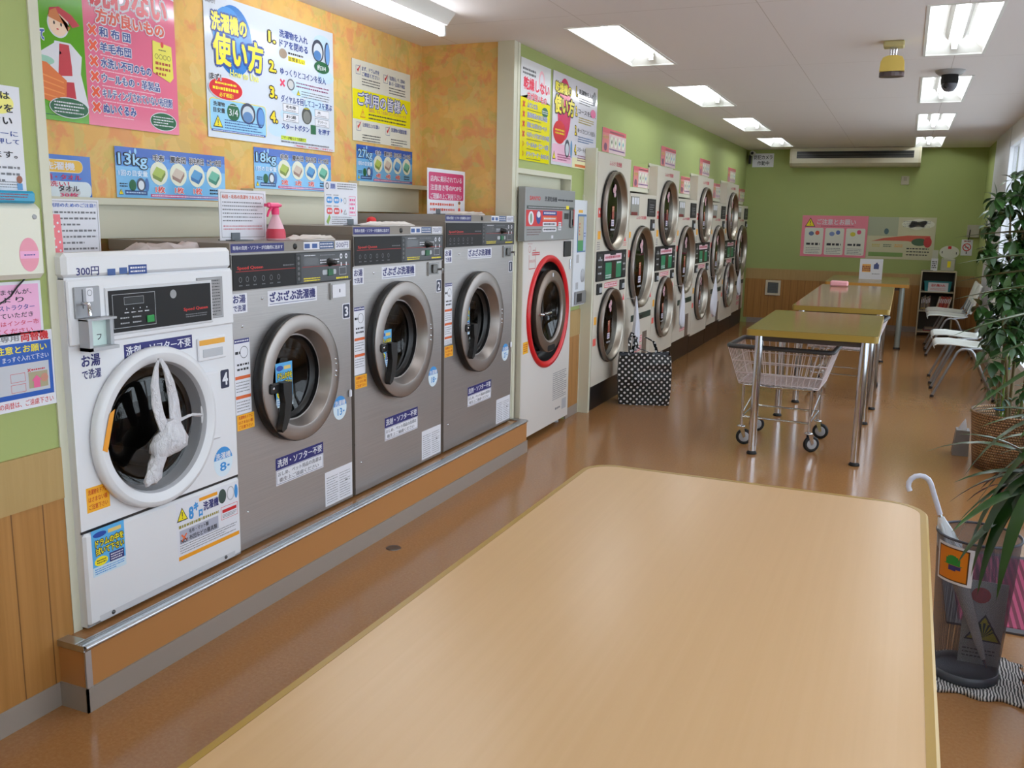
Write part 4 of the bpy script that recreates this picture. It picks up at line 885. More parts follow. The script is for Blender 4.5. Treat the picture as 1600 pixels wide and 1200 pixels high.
# pink dotted pouch
def pouch():
    g = G(); PKD = C((236, 130, 140), .8, name='pink_cloth')
    pts = [(-.006, .135), (.032, .134), (.036, .05), (.034, .015), (.020, .002), (.008, .004), (.0, .04)]
    g.prism([(u, v) for u, v in pts], -.012, .006, PKD, M=FX(0, 0, 0)); p = P(g, FX(.006, 0, 0))
    R_ = random.Random(5)
    for u, v in ((.006, .12), (.022, .110), (.010, .10), (.024, .086), (.008, .066), (.026, .056), (.012, .042), (.026, .032), (.014, .020), (.022, .012)): p.ell(u, v, .0035, .0035, PAPER, 1, 10)
    o = g.build('dotted_pouch', loc=(-2.235, 1.877, 1.2995)); tag(o, 'pink dotted cloth pouch at left edge on the white washer', 'pouch')
pouch()

# green wall right of the alcove
def ylw(p, w, h):
    p.rect(0, 0, w, h, LAM((236, 226, 24)), 1); p.rect(0, h*.62, w, h, LAM((232, 234, 238)), 2); p.poly([(0, h*.62), (w*.25, h*.66), (w*.5, h*.62), (w*.75, h*.66), (w, h*.62)], LAM((232, 234, 238)), 2)
    p.fine(.03, h*.84, w*.48, h*.92, 2, INK, 3, .6); p.ell(w*.68, h*.84, .05, .06, C((246, 190, 200), .3), 3); p.ell(w*.68, h*.84, .03, .04, PAPER, 4)
    p.txt('乾燥しない', w*.08, h*.70, w*.96, h*.83, C((222, 30, 70), .3), 4, .05, PAPER, .07); p.txt('方が良いもの', w*.2, h*.61, w*.86, h*.69, C((226, 50, 70), .3), 6, .04, PAPER, .07)
    for k, (t, ww) in enumerate((('ムウンエル', .38), ('洗浄表示のある布団', .72), ('裏面にゴムが付いたカーペット', .72), ('キルティングされていない布団', .80), ('ウールもの・ビニール類', .78), ('ドライマーク・水のもの', .80))):
        z = h*(.555-.098*k); (p.cross(w*.11, z, .02, RED, 4, .4) if k < 4 else p.ring(w*.11, z, .02, .02, .006, RED, 4, 3)); p.txt(t, w*.22, z-.014, w*(.18+ww), z+.018, BL2, 4, .02, PAPER, .05); p.fine(w*.22, z-.030, w*.7, z-.022, 1, INK, 3)
    p.ell(w*.82, h*.53, .055, .03, DGREEN, 3); p.fine(w*.72, h*.51, w*.92, h*.55, 2, PAPER, 4)
sheet('laundry_poster', 'tall yellow and white poster on green wall, leftmost above red-rimmed washer', FX(XW+0.0045, 5.172, 1.795), .495, .592, ylw)
def pinkhow(p, w, h):
    p.rect(0, 0, w, h, LAM((228, 226, 236)), 1); p.rect(w*.44, 0, w, h*.12, C((240, 236, 190), .3), 2)
    p.ell(w*.24, h*.62, .13, .20, C((214, 44, 100), .25), 3, 36); p.ell(w*.15, h*.36, .12, .075, C((206, 26, 40), .3), 5)
    p.txt('乾燥機の', w*.04, h*.78, w*.38, h*.90, C((244, 226, 40), .3), 6, .04, INK, .07); p.txt('使い方', w*.03, h*.56, w*.45, h*.76, C((244, 226, 40), .3), 8, .05, INK, .07); p.fine(w*.06, h*.33, w*.25, h*.40, 2, YEL, 7, .6)
    p.rrect(.012, .02, w*.42, h*.23, .02, C((240, 190, 214), .3), 2); p.ell(w*.32, h*.20, .05, .06, C((70, 76, 90), .3), 4); p.ell(w*.32, h*.19, .035, .042, C((200, 210, 220), .3), 5); p.ell(w*.41, h*.20, .022, .06, C((110, 160, 200), .3), 4); p.warn(w*.05, h*.10, .03, 4); p.fine(w*.12, h*.05, w*.40, h*.13, 3, C((170, 60, 120), .4), 4)
    x = w*.48
    for k, t in enumerate(('1.', '2.', '3.', '4.')): p.txt(t, x, h*(.83-.22*k)-.01, x+.045, h*(.83-.22*k)+.055, C((244, 214, 30), .3), 4, .04, INK, .07)
    for k, t in enumerate(('洗濯物を入れる', 'コースを選択', 'ゆっくりとコインを投入', 'スタートボタンを押す')): p.txt(t, x+.06, h*(.85-.22*k), w-.03, h*(.91-.22*k), INK, 4, .02); p.fine(x+.07, h*(.74-.22*k), w-.06, h*(.82-.22*k), 3, (GREYT, C((190, 170, 60), .5), C((90, 130, 180), .5), C((150, 80, 120), .5))[k], 4, .5, 40+k)
    p.ell(w*.92, h*.86, .035, .05, C((80, 86, 100), .3), 5); p.ell(w*.9, h*.68, .06, .03, PINK, 5); p.rect(x+.02, h*.015, w*.97, h*.045, C((226, 120, 60), .4), 4)
sheet('instruction_board', 'white board with magenta balloon and yellow title on green wall', FX(XW+0.0045, 5.712, 1.80), .925, .592, pinkhow)
def dry_sign(p, w, h):
    p.rect(0, 0, w, h, LAM((240, 214, 216)), 1); p.rect(0, h*.8, w, h, LAM((232, 120, 130)), 2); p.rect(0, 0, w*.27, h*.8, LAM((236, 150, 150)), 2); p.fine(w*.03, h*.55, w*.24, h*.7, 2, C((180, 170, 40), .5), 3, .6); p.ell(w*.13, h*.22, .04, .03, C((130, 80, 110), .4), 3); p.fine(w*.3, h*.83, w*.92, h*.94, 1, C((130, 60, 80), .4), 3, .8)
    for k in range(4): p.ell(w*(.38+.165*k), h*.48, w*.07, h*.24, C((232, 232, 214), .3), 3); p.poly([(w*(.35+.165*k), h*.47), (w*(.38+.165*k), h*.6), (w*(.41+.165*k), h*.47), (w*(.38+.165*k), h*.36)], C(((90, 110, 90), (140, 160, 110), (70, 150, 200), (80, 170, 180))[k], .4), 4)
    p.fine(w*.3, h*.12, w*.95, h*.2, 1, C((130, 90, 150), .4), 3, .8)
pos = ['nearest the camera', 'second from the camera', 'third from the camera', 'nearest the back wall']
for k in range(4):
    sheet('dryer_sign', 'pink and white sign above a tall dryer, %s' % pos[k], FX(XW+0.0045, (6.79, 8.60, 10.36, 12.12)[k], 1.958), (.63, .59, .56, .56)[k], .18, dry_sign, group='signs above the tall dryers')
    sheet('dryer_sign', 'pink and white sign above a low dryer, %s' % pos[k], FX(XW+0.0045, (7.69, 9.47, 11.21, 12.97)[k], 1.727), .56, .175, dry_sign, group='signs above the low dryers')

# back wall
def bwp(p, w, h):
    p.rect(0, 0, w, h, LAM((236, 140, 160)), 1); p.warn(.11, h-.10, .07, 2); p.txt('ご注意とお願い', .20, h-.125, w-.16, h-.045, PAPER, 2, .02); p.fine(.26, h-.155, .7, h-.135, 1, C((160, 60, 90), .5), 2)
    for k in range(3):
        u = .045+.275*k; p.rrect(u, .03, u+.25, h-.17, .02, C((226, 226, 214), .4), 2); p.ell(u+.09, h-.25, .035, .03, C(((90, 110, 150), (120, 140, 190), (200, 190, 60))[k], .4), 3); p.ell(u+.17, h-.24+.01*k, .028, .03, C(((220, 90, 60), (90, 110, 170), (210, 80, 120))[k], .4), 3); p.fine(u+.03, .14, u+.22, .21, 1, INK, 3, .5, k); p.fine(u+.03, .04, u+.22, .13, 4, GREYT, 3, .4, k+5)
sheet('notice_poster', 'pink warning poster with three white panels on the back wall', FB(-1.363, YB-.0045, .985), .872, .57, bwp)
def bwp2(p, w, h):
    p.rect(0, 0, w, h, LAM((206, 202, 172)), 1); p.rect(0, h*.55, w*.45, h, C((170, 176, 150), .4), 2); 
    for k, (u, v, c) in enumerate(((.62, .84, (222, 222, 206)), (.75, .88, (222, 222, 206)), (.86, .84, (222, 222, 206)), (.72, .80, (222, 222, 206)))): p.ell(w*u, h*v, .10, .05, C(c, .4), 3)
    p.fine(w*.52, h*.76, w*.92, h*.92, 4, GREYT, 4, .35)
    p.poly([(.05, h*.42), (w*.25, h*.50), (w*.6, h*.57), (w*.93, h*.57), (w*.95, h*.36), (w*.6, h*.44), (w*.25, h*.44)], C((196, 90, 70), .4), 3); p.ell(w*.28, h*.66, .03, .04, C((80, 110, 120), .4), 4); p.ell(w*.78, h*.42, .10, .05, C((60, 90, 60), .4), 4); p.ell(w*.9, h*.42, .05, .07, C((180, 50, 50), .4), 5)
    for k in range(3): p.fine(w*(.08+.17*k), h*.28, w*(.2+.17*k), h*.36, 2, C(((190, 170, 60), (60, 90, 80), (220, 150, 50))[k], .4), 3)
    p.rect(.03, h*.06, w*.55, h*.16, C((120, 150, 80), .4), 3); p.fine(w*.6, h*.08, w*.94, h*.3, 3, INK, 3, .4, 6)
sheet('notice_poster', 'beige illustrated poster beside the pink one on the back wall', FB(-.487, YB-.0045, .982), .85, .568, bwp2)
sheet('camera_sign', 'white security camera sign in the upper left of the back wall', FB(-2.108, YB-.0045, 2.218), .295, .19, lambda p, w, h: (p.txt('防犯カメラ', .02, h*.55, w-.02, h*.88, INK, 1, .02), p.txt('作動中', .07, h*.12, w-.06, h*.45, INK, 1, .02)), cat='sign')
def nosmoke(p, w, h):
    p.fine(.03, h*.84, w-.03, h*.95, 1, C((150, 60, 60), .5), 1, .8); p.ring(w*.5, h*.52, .052, .052, .012, C((200, 40, 40), .4), 1); p.rect(w*.5-.025, h*.50, w*.5+.025, h*.545, INK, 1)
    p.poly([(w*.5-.040, h*.52+.032), (w*.5-.032, h*.52+.040), (w*.5+.040, h*.52-.032), (w*.5+.032, h*.52-.040)], C((200, 40, 40), .4), 2); p.rect(w*.46, h*.1, w*.54, h*.26, INK, 1)
sheet('no_smoking_sign', 'white no smoking sign with red ring on the back wall', FB(.69, YB-.0045, 1.06), .135, .212, nosmoke, cat='sign')

# near green wall, left edge of the picture
N_ = lambda y, z: FX(XW+.0045, y, z)
def pa(p, w, h):
    p.ell(w-.065, h-.045, .045, .028, C((240, 232, 130), .5), 1)
    p.txt('ご利用は', w-.15, h-.036, w-.030, h-.014, INK, 2, .03); p.txt('ボタンを', w-.15, h-.068, w-.022, h-.046, INK, 2, .03); p.txt('ください', w-.15, h-.100, w-.028, h-.078, INK, 2, .03); p.txt('インターに', w-.15, h-.128, w-.014, h-.114, BL2, 2); p.txt('ボタンを押して', w-.17, h-.148, w-.012, h-.134, BL2, 2); p.txt('します。', w-.12, h-.184, w-.02, h-.166, INK, 2, .02)
    p.fine(w-.16, h-.25, w-.015, h-.20, 3, GREYT, 2, .4); p.ell(w-.020, h-.238, .009, .010, C((150, 90, 70), .5), 3); p.rect(w-.028, h-.265, w-.012, h-.248, C((90, 150, 200), .5), 3); p.fine(w-.16, .01, w-.02, .03, 3, GREYT, 2, .4)
sheet('notice_sheet', 'white notice sheet with yellow blot above the wall intercom box', N_(1.565, 1.49), .205, .272, pa)
def pk(p, w, h):
    p.rect(.01, .008, w-.008, h-.008, C((238, 176, 214), .5), 1)
    for k, (t, c) in enumerate((('ありませんが、', INK), ('により', INK), ('エキストラクター', BL2), ('閉めていただき', INK), ('の方はインター市', C((206, 60, 90), .5)), ('してください', C((206, 60, 90), .5)))): p.txt(t, w-.17, h-.034-.021*k, w-(.03, .055, .024, .03, .014, .035)[k], h-.020-.021*k, c, 2, .01)
sheet('notice_sheet', 'pink notice sheet on green wall beneath the intercom box', N_(1.575, 1.110), .215, .145, pk)
def bl(p, w, h):
    p.rect(.0, .032, w-.006, h-.028, BLUE, 1); p.rect(.0, .046, w-.018, h-.085, C((196, 198, 206), .5), 2); p.txt('硬貨専用', w-.22, h-.022, w-.105, h-.004, GREYT, 1); p.txt('両替機', w-.10, h-.026, w-.012, h-.001, RED, 2, .04)
    p.txt('ご注意とお願い', w-.20, h-.056, w-.020, h-.034, YEL, 2, .02); p.txt('紙幣を、まっすぐ入れて下さい', w-.22, h-.078, w-.016, h-.062, PAPER, 2, .01)
    p.rect(w-.085, .055, w-.024, .100, C((170, 160, 130), .5), 3); p.poly([(w-.07, .055), (w-.05, .055), (w-.05, .075), (w-.044, .075), (w-.060, .09), (w-.076, .075), (w-.07, .075)], PINK, 4); p.ell(w-.035, .08, .012, .012, C((200, 140, 120), .5), 4)
    p.frame(w-.14, .078, w-.095, .102, .001, RED, 3); p.frame(w-.14, .050, w-.095, .072, .001, RED, 3); p.cross(w-.082, .106, .005, RED, 4, .3); p.fine(w-.075, .102, w-.03, .110, 1, RED, 4); p.txt('の悪い方の両替は、ご遠慮下さい', w-.24, .008, w-.010, .026, RED, 1, .01)
sheet('notice_sheet', 'blue and white money changer notice sheet, lowest on the near green wall', N_(1.53, .905), .285, .212, bl)
def intercom():
    r = root('intercom_box', (XW, 1.50, 1.262), 'cream wall box with pink round sticker and blue top label', 'intercom')
    CB = C((226, 224, 208), .3)
    G().box(.001, .035, 0, .292, 0, .20, CB, ch=.014).build('body', r)
    g = G(); g.box(.004, .037, .0, .272, .200, .232, C((40, 150, 190), .25), ch=.006); p = P(g, FX(.037, 0, 0)); p.fine(.09, .206, .25, .226, 3, C((140, 50, 60), .5), 1, .5); g.build('blue_label', r)
    g = G(); p = P(g, FX(.035, 0, 0)); p.ell(.238, .065, .030, .045, C((232, 150, 170), .4), 1); p.rect(.210, .055, .267, .075, C((240, 170, 210), .4), 2); p.fine(.222, .061, .255, .068, 1, BL2, 3); g.build('pink_sticker', r)
    G().lathe([(0, .004), (.006, .003), (.007, 0)], LGREY, 12, M=AX(.262, .165, .035)).build('lamp', r)
    G().tube([(.012, .24, .002), (.010, .215, -.02), (.006, .195, -.045), (.004, .15, -.07)], .0022, BLACK, 6).build('cable', r)
intercom()

# ================================================================== RED-RIMMED WASHER DRYER
IV = C((218, 214, 210), .35, name='ivory_enamel'); IV2 = C((206, 200, 184), .4, name='beige_enamel')
def combo():
    w = .918; r = root('washer_dryer', (-2.150, 5.166, .0), 'tall white washer dryer with red-rimmed round door and grey control box', 'washer dryer')
    cy, cz, R = .468, .835, .368
    g = G(); shell(g, -.60, 0.012, w, .045, 1.63, IV2); holed(g, .022, w, .045, 1.305, cy, cz, R*.92, 0, IV)
    g.box(-.03, 0.0, 0.010, .024, .045, 1.305, IV2); g.add([(0, .012, 1.305), (0, w, 1.305), (0, w, 1.63), (0, .012, 1.63)], [(0, 1, 2, 3)], IV); g.build('cabinet', r)
    for y in (.09, w-.08):
        for x in (-.06, -.52): G().lathe([(0, 0.0005), (.02, .0005), (.022, .01), (.010, .02), (.010, .05)], LGREY, 12, M=Matrix.Translation((x, y, 0))).build('foot', r)
    a = AX(cy, cz)
    G().lathe([(R*.90, 0), (R*.935, .018), (R*.99, .020), (R*1.02, .008), (R*1.02, 0)], C((206, 24, 34), .3), 64, M=a).build('door_surround', r)['label'] = 'red ring round the door'
    g = G(); g.lathe([(R*.90, 0.004), (R*.86, -.05), (R*.70, -.06), (R*.68, -.03)], BLACK, 56, M=a); g.lathe([(R*.72, -.05), (R*.70, -.40), (.01, -.42)], DRUM, 40, M=a); g.build('drum', r)
    cy2, R2 = cy+.035, .275; b = AX(cy2, cz+.0)
    d = G(); RB = C((130, 112, 100), .35, .7, name='bronze_steel')
    d.lathe([(R2*.97, -.03), (R2, -.02), (R2, .012)], RB, 56, M=b); d.lathe([(R2, .012), (R2*.97, .018), (R2*.76, .018)], RB, 56, M=b); d.lathe([(R2*.76, .018), (R2*.72, .014), (R2*.72, .0)], STEELRING, 56, M=b); d.lathe([(R2*.72, .0), (R2*.68, -.05), (R2*.66, -.05)], BLACK, 48, M=b)
    do = d.build('door', r); G().lathe([(0, -.035), (R2*.4, -.03), (R2*.72, -.002)], DOORGLASS, 40, M=b).build('glass', do)
    k = G(); k.tube([(.016, cy2-R2*.86, cz), (.050, cy2-R2*.86, cz), (.055, cy2-R2*.80, cz)], .009, CHROME, 10); k.tube([(.050, cy2-R2*.86, cz-.0), (.056, cy2-R2*.45, cz+.004)], [.014, .008], CHROME, 10); k.build('handle', do)
    p_ = G(); pp = P(p_, AX(cy2, cz, .0185)); pp.rect(-.01, R2*.84, .01, R2*.93, PAPER, 1); pp.rrect(-.07, -R2*.96, .07, -R2*.82, .015, DARK, 1); p_.build('door_sticker', do)
    # control box
    g = G(); GB = C((150, 152, 152), .4, .3, name='grey_control_box'); g.box(-.02, .030, -.030, .865, 1.306, 1.634, GB, ch=.004)
    p = P(g, FX(.030, 0, 0)); U = lambda f: -.03+.895*f; V = lambda f: 1.306+.328*f
    p.txt('SANYO', U(.07), V(.76), U(.27), V(.84), C((206, 36, 44), .4), 1, .03); p.txt('洗濯乾燥機', U(.35), V(.755), U(.60), V(.85), INK, 1, .02); p.fine(U(.62), V(.77), U(.97), V(.82), 1, INK, 1, .8, 2)
    p.rect(U(.02), V(.60), U(.97), V(.66), C((50, 56, 50), .4), 1); p.fine(U(.05), V(.61), U(.8), V(.65), 1, LGREY, 2, .6)
    p.rect(U(.01), V(.28), U(.72), V(.58), C((206, 30, 40), .4), 1); p.rect(U(.94), V(.28), U(.99), V(.62), C((206, 30, 40), .4), 1); p.ell(U(.10), V(.43), .045, .042, PAPER, 2); p.ell(U(.10), V(.43), .02, .03, C((130, 160, 140), .4), 3); p.ell(U(.24), V(.45), .04, .042, BL2, 2); p.ell(U(.24), V(.50), .03, .02, PAPER, 3)
    for k, c in enumerate((BL2, C((226, 110, 50), .4), PAPER, PAPER)): p.rrect(U(.32), V(.49-.105*k), U(.60), V(.57-.105*k), .008, c, 2+(k > 1)); p.fine(U(.34), V(.505-.105*k), U(.58), V(.555-.105*k), 1, PAPER if k < 2 else INK, 4, .7, k)
    p.rect(U(.64), V(.20), U(.70), V(.36), PAPER, 2); p.fine(U(.645), V(.21), U(.695), V(.35), 4, INK, 3); p.rect(U(.76), V(.42), U(.86), V(.54), BLACK, 2); p.fine(U(.03), V(.10), U(.30), V(.24), 3, C((110, 70, 70), .5), 1, .4); p.rect(U(.50), V(.04), U(.54), V(.10), PAPER, 1); p.rect(U(.80), V(.62), U(.86), V(.69), YEL, 2)
    co = g.build('control_box', r)
    k = G(); k.box(.030, .046, U(.88), U(.93), V(.24), V(.60), C((120, 120, 118), .3, .7), ch=.004); k.box(.046, .05, U(.895), U(.915), V(.30), V(.42), BLACK); k.build('coin_slot', co)
    # stickers on the cabinet
    def draw(p):
        c = C((190, 60, 60), .5); u = .115
        p.frame(u, 1.13, u+.11, 1.135, .003, c, 1); p.rect(u, 1.13, u+.004, 1.22, c, 1); p.rect(u+.106, 1.13, u+.110, 1.22, c, 1); p.rect(u+.05, 1.215, u+.18, 1.235, c, 1); p.fine(u+.055, 1.219, u+.175, 1.231, 1, PAPER, 2)
        for k in range(5): p.poly([(u+.005+.02*k, 1.17), (u+.008+.02*k, 1.17), (u+.018+.02*k, 1.19), (u+.015+.02*k, 1.19)], c, 1); p.poly([(u+.015+.02*k, 1.19), (u+.018+.02*k, 1.19), (u+.028+.02*k, 1.17), (u+.025+.02*k, 1.17)], c, 1)
        p.ring(u+.01, 1.255, .02, .022, .003, c, 1, 12); p.rect(u+.06, 1.245, u+.11, 1.249, c, 1); p.rect(u+.106, 1.235, u+.110, 1.265, c, 1)
        for k in range(4): p.rect(u-.02+.02*k, 1.285, u-.014+.02*k, 1.292, c, 1)
    sticker(r, 'red_diagram', FX(0, 0, 0), draw); sticker(r, 'warning_sticker', FX(0, 0, 0), lambda p: (p.rect(.045, .60, .13, .675, C((240, 180, 30), .5), 1), p.fine(.055, .61, .12, .665, 4, C((190, 80, 20), .5), 2, .6)))
    sticker(r, 'instruction_sheet', FX(0, 0, 0), lambda p: (p.fine(.60, .20, .88, .40, 14, GREYT, 1, .45, 77), p.rect(.79, .11, .88, .185, LGREY, 1), p.fine(.66, .12, .76, .15, 1, GREYT, 1)))
    G().box(.0005, .012, .735, .865, 1.19, 1.295, BLACK, ch=.003).build('coin_return', r); G().box(.0005, .010, .865, .880, 1.10, 1.17, CHROME, ch=.002).build('lock_tab', r)
combo()
r = root('pipe_cover', (-2.25, 5.20, 1.64), 'plain cream panel seen behind top of the red-rimmed washer dryer', 'pipe cover'); G().box(-.05, 0, 0, .88, 0, .088, CREAM).build('panel', r)

def vendor():
    r = root('detergent_dispenser', (XW, 6.128, .825), 'narrow white wall-mounted detergent dispenser with blue window, beside red-rimmed washer', 'dispenser'); w, h = .375, .755; r.scale = (1, .72, 1); WD = C((222, 226, 234), .4)
    G().box(.0015, .035, 0, w, 0, h, WD, ch=.004).build('body', r)
    g = G(); g.box(.030, .038, .09, .345, .385, .655, C((80, 120, 170), .4), ch=.003); p = P(g, FX(.038, 0, 0)); p.rect(.10, .395, .26, .64, C((196, 186, 160), .3), 1); p.rect(.10, .395, .26, .47, C((70, 150, 90), .4), 2); p.fine(.13, .50, .16, .60, 4, RED, 2); p.rect(.27, .395, .335, .64, C((190, 200, 226), .4), 1); p.fine(.28, .49, .325, .53, 2, BL2, 2); g.build('display_window', r)
    g = G(); p = P(g, FX(.035, 0, 0)); p.rect(.11, .665, .24, .685, C((240, 180, 60), .5), 1); p.rect(.08, .31, .16, .37, LGREY, 1); p.rect(.08, .12, .16, .17, LGREY, 1); g.build('label_sticker', r)
    G().lathe([(0, .012), (.045, .010), (.05, 0)], LGREY, 24, M=AX(.275, .215, .035)).build('knob', r)
    g = G(); g.box(.035, .050, .05, .36, .012, .105, C((150, 152, 156), .35, .6), ch=.004); g.box(.050, .052, .08, .22, .03, .09, DARK); g.build('outlet_tray', r)
vendor()

# ================================================================== DRYERS
DW = .862; DRB = C((216, 208, 194), .35, name='dryer_enamel')
RING = C((176, 168, 156), .32, .95, name='polished_ring')
def dryer_door(r, cy, cz, R, card=True, first=True):
    a = AX(cy, cz); d = G()
    d.lathe([(R*.98, 0), (R*1.01, .004), (R*1.01, .016)], BLACK, 48, M=a)
    d.lathe([(R*.99, .016), (R*.99, .040), (R*.975, .046)], STEELRING, 48, M=a); d.lathe([(R*.975, .046), (R*.93, .046), (R*.915, .040)], RING, 48, M=a); d.lathe([(R*.915, .040), (R*.87, .004), (R*.845, -.004)], RING, 72, M=a)
    o = d.build('door', r)
    g = G(); g.lathe([(0, .006), (R*.4, .004), (R*.85, -.002)], DOORGLASS, 40, M=a); g.build('glass', o)
    def f(p):
        for (u, v, q) in ((-.04, .52, .07), (.08, .58, .09), (.07, .42, .08)): p.ell(R*u, R*v, R*q, R*q, C((216, 190, 198), .4), 1, 16); p.ring(R*u, R*v, R*q*.7, R*q*.7, .004, C((214, 90, 120), .4), 2, 16)
        p.rect(-R*.12, -R*.20, R*.06, R*.12, C((150, 66, 52), .4), 1); p.fine(-R*.13, -R*.02, R*.03, R*.11, 3, C((236, 200, 160), .4), 2, .6); p.rect(-R*.16, -R*.38, R*.06, -R*.22, C((226, 214, 224), .4), 1); p.fine(-R*.14, -R*.36, R*.04, -R*.24, 2, BL2, 2); p.fine(-R*.2, -R*.52, R*.12, -R*.42, 1, LGREY, 1, .5)
    sticker(o, 'door_stickers', AX(cy, cz, .0085), f)
    return o
def drum_of(r, spots):
    for cy, cz, R in spots: G().lathe([(R*.9, -.001), (R*.86, -.10), (R*.86, -.42), (.01, -.44)], DRUM, 36, M=AX(cy, cz)).build('drum', r)
def reds(p, t, u0, v0, u1, v1, inv=False):
    RR = C((196, 60, 84), .5)
    if inv: p.rect(u0, v0, u1, v1, C((214, 80, 90), .5), 1); p.rect(u0+.006, v0+.006, u1-.006, v1-.006, C((240, 210, 214), .5), 2); p.txt(t, u0+.015, v0+.014, u1-.015, v1-.012, RR, 3, .02)
    else: p.txt(t, u0, v0, u1, v1, RR, 1, .02)
def small(p, seed):
    OR_, PKC = C((240, 170, 40), .5), C((226, 120, 120), .5)
    return OR_, PKC
def tall_dryer():
    r = root('stacked_dryer', (-2.100, 6.450, 0), 'x', 'dryer', 'tall stacked dryers')
    g = G(); shell(g, -.60, 0, DW, .19, 1.925, DRB); holed(g, 0, DW, .19, .968, .40, .630, .29*.97, 0, DRB); holed(g, 0, DW, 1.222, 1.925, .40, 1.512, .302*.97, 0, DRB)
    g.add([(0, 0, .968), (0, DW, .968), (0, DW, 1.222), (0, 0, 1.222)], [(0, 1, 2, 3)], DRB); g.build('cabinet', r)
    G().box(-.58, -.012, .002, DW-.002, 0.0005, .19, C((22, 18, 18), .35)).build('plinth_base', r)
    drum_of(r, ((.40, .630, .29), (.40, 1.512, .302))); dryer_door(r, .40, 1.512, .302); dryer_door(r, .40, .630, .29)
    g = G(); g.box(0, .010, .03, .80, .985, 1.210, DARK, ch=.004); p = P(g, FX(.010, 0, 0))
    p.rect(.20, 1.135, .66, 1.185, C((236, 206, 214), .5), 1); p.fine(.23, 1.145, .63, 1.175, 1, C((190, 60, 90), .5), 2, .7, 3); p.rect(.35, 1.175, .50, 1.21, DARK, 3)
    p.rect(.24, .995, .40, 1.12, C((40, 130, 90), .4), 1); p.rect(.52, .995, .66, 1.12, C((40, 130, 90), .4), 1); p.rect(.40, .995, .52, 1.125, C((46, 20, 18), .3), 1); p.fine(.25, .998, .39, 1.03, 2, PAPER, 2, .6); p.fine(.54, 1.10, .65, 1.125, 1, PAPER, 2, .6)
    p.rect(.05, .99, .16, 1.19, BLACK, 1); p.rect(.70, .99, .78, 1.19, BLACK, 1); p.fine(.06, 1.02, .15, 1.17, 3, LGREY, 2, .3, 4); p.ell(.10, 1.16, .012, .012, LGREY, 2, 12); p.ell(.74, 1.16, .012, .012, LGREY, 2, 12); p.fine(.71, 1.03, .77, 1.12, 2, LGREY, 2, .3, 5)
    g.build('control_panel', r)
    for y in (.06, .66):
        k = G(); k.box(0, .012, y, y+.115, .885, .970, BLACK, ch=.003); k.box(.012, .020, y+.03, y+.09, .90, .94, LGREY, ch=.003); k.build('coin_box', r)
    F = FX(0, 0, 0)
    sticker(r, 'title_sticker', F, lambda p: reds(p, 'ふんわり乾燥機', .28, 1.848, .60, 1.885)); sticker(r, 'title_sticker', F, lambda p: reds(p, '小型乾燥機', .26, .925, .60, .965, True))
    sticker(r, 'warning_sticker', F, lambda p: (p.rect(.05, 1.30, .12, 1.36, C((240, 170, 40), .5), 1), p.rect(.04, 1.46, .11, 1.53, C((230, 96, 84), .5), 1), p.ell(.075, 1.50, .014, .014, PAPER, 2, 12), p.fine(.04, 1.22, .11, 1.285, 4, GREYT, 1, .5)))
    sticker(r, 'warning_sticker', F, lambda p: (p.tri(.77, 1.30, .03, C((226, 80, 90), .5), 1), p.fine(.73, 1.235, .82, 1.27, 2, C((226, 120, 120), .5), 1, .5), p.rect(.03, .66, .09, .72, C((240, 170, 40), .5), 1), p.rect(.02, .50, .09, .555, C((230, 96, 84), .5), 1), p.tri(.79, .82, .03, C((226, 80, 90), .5), 1)))
    return r
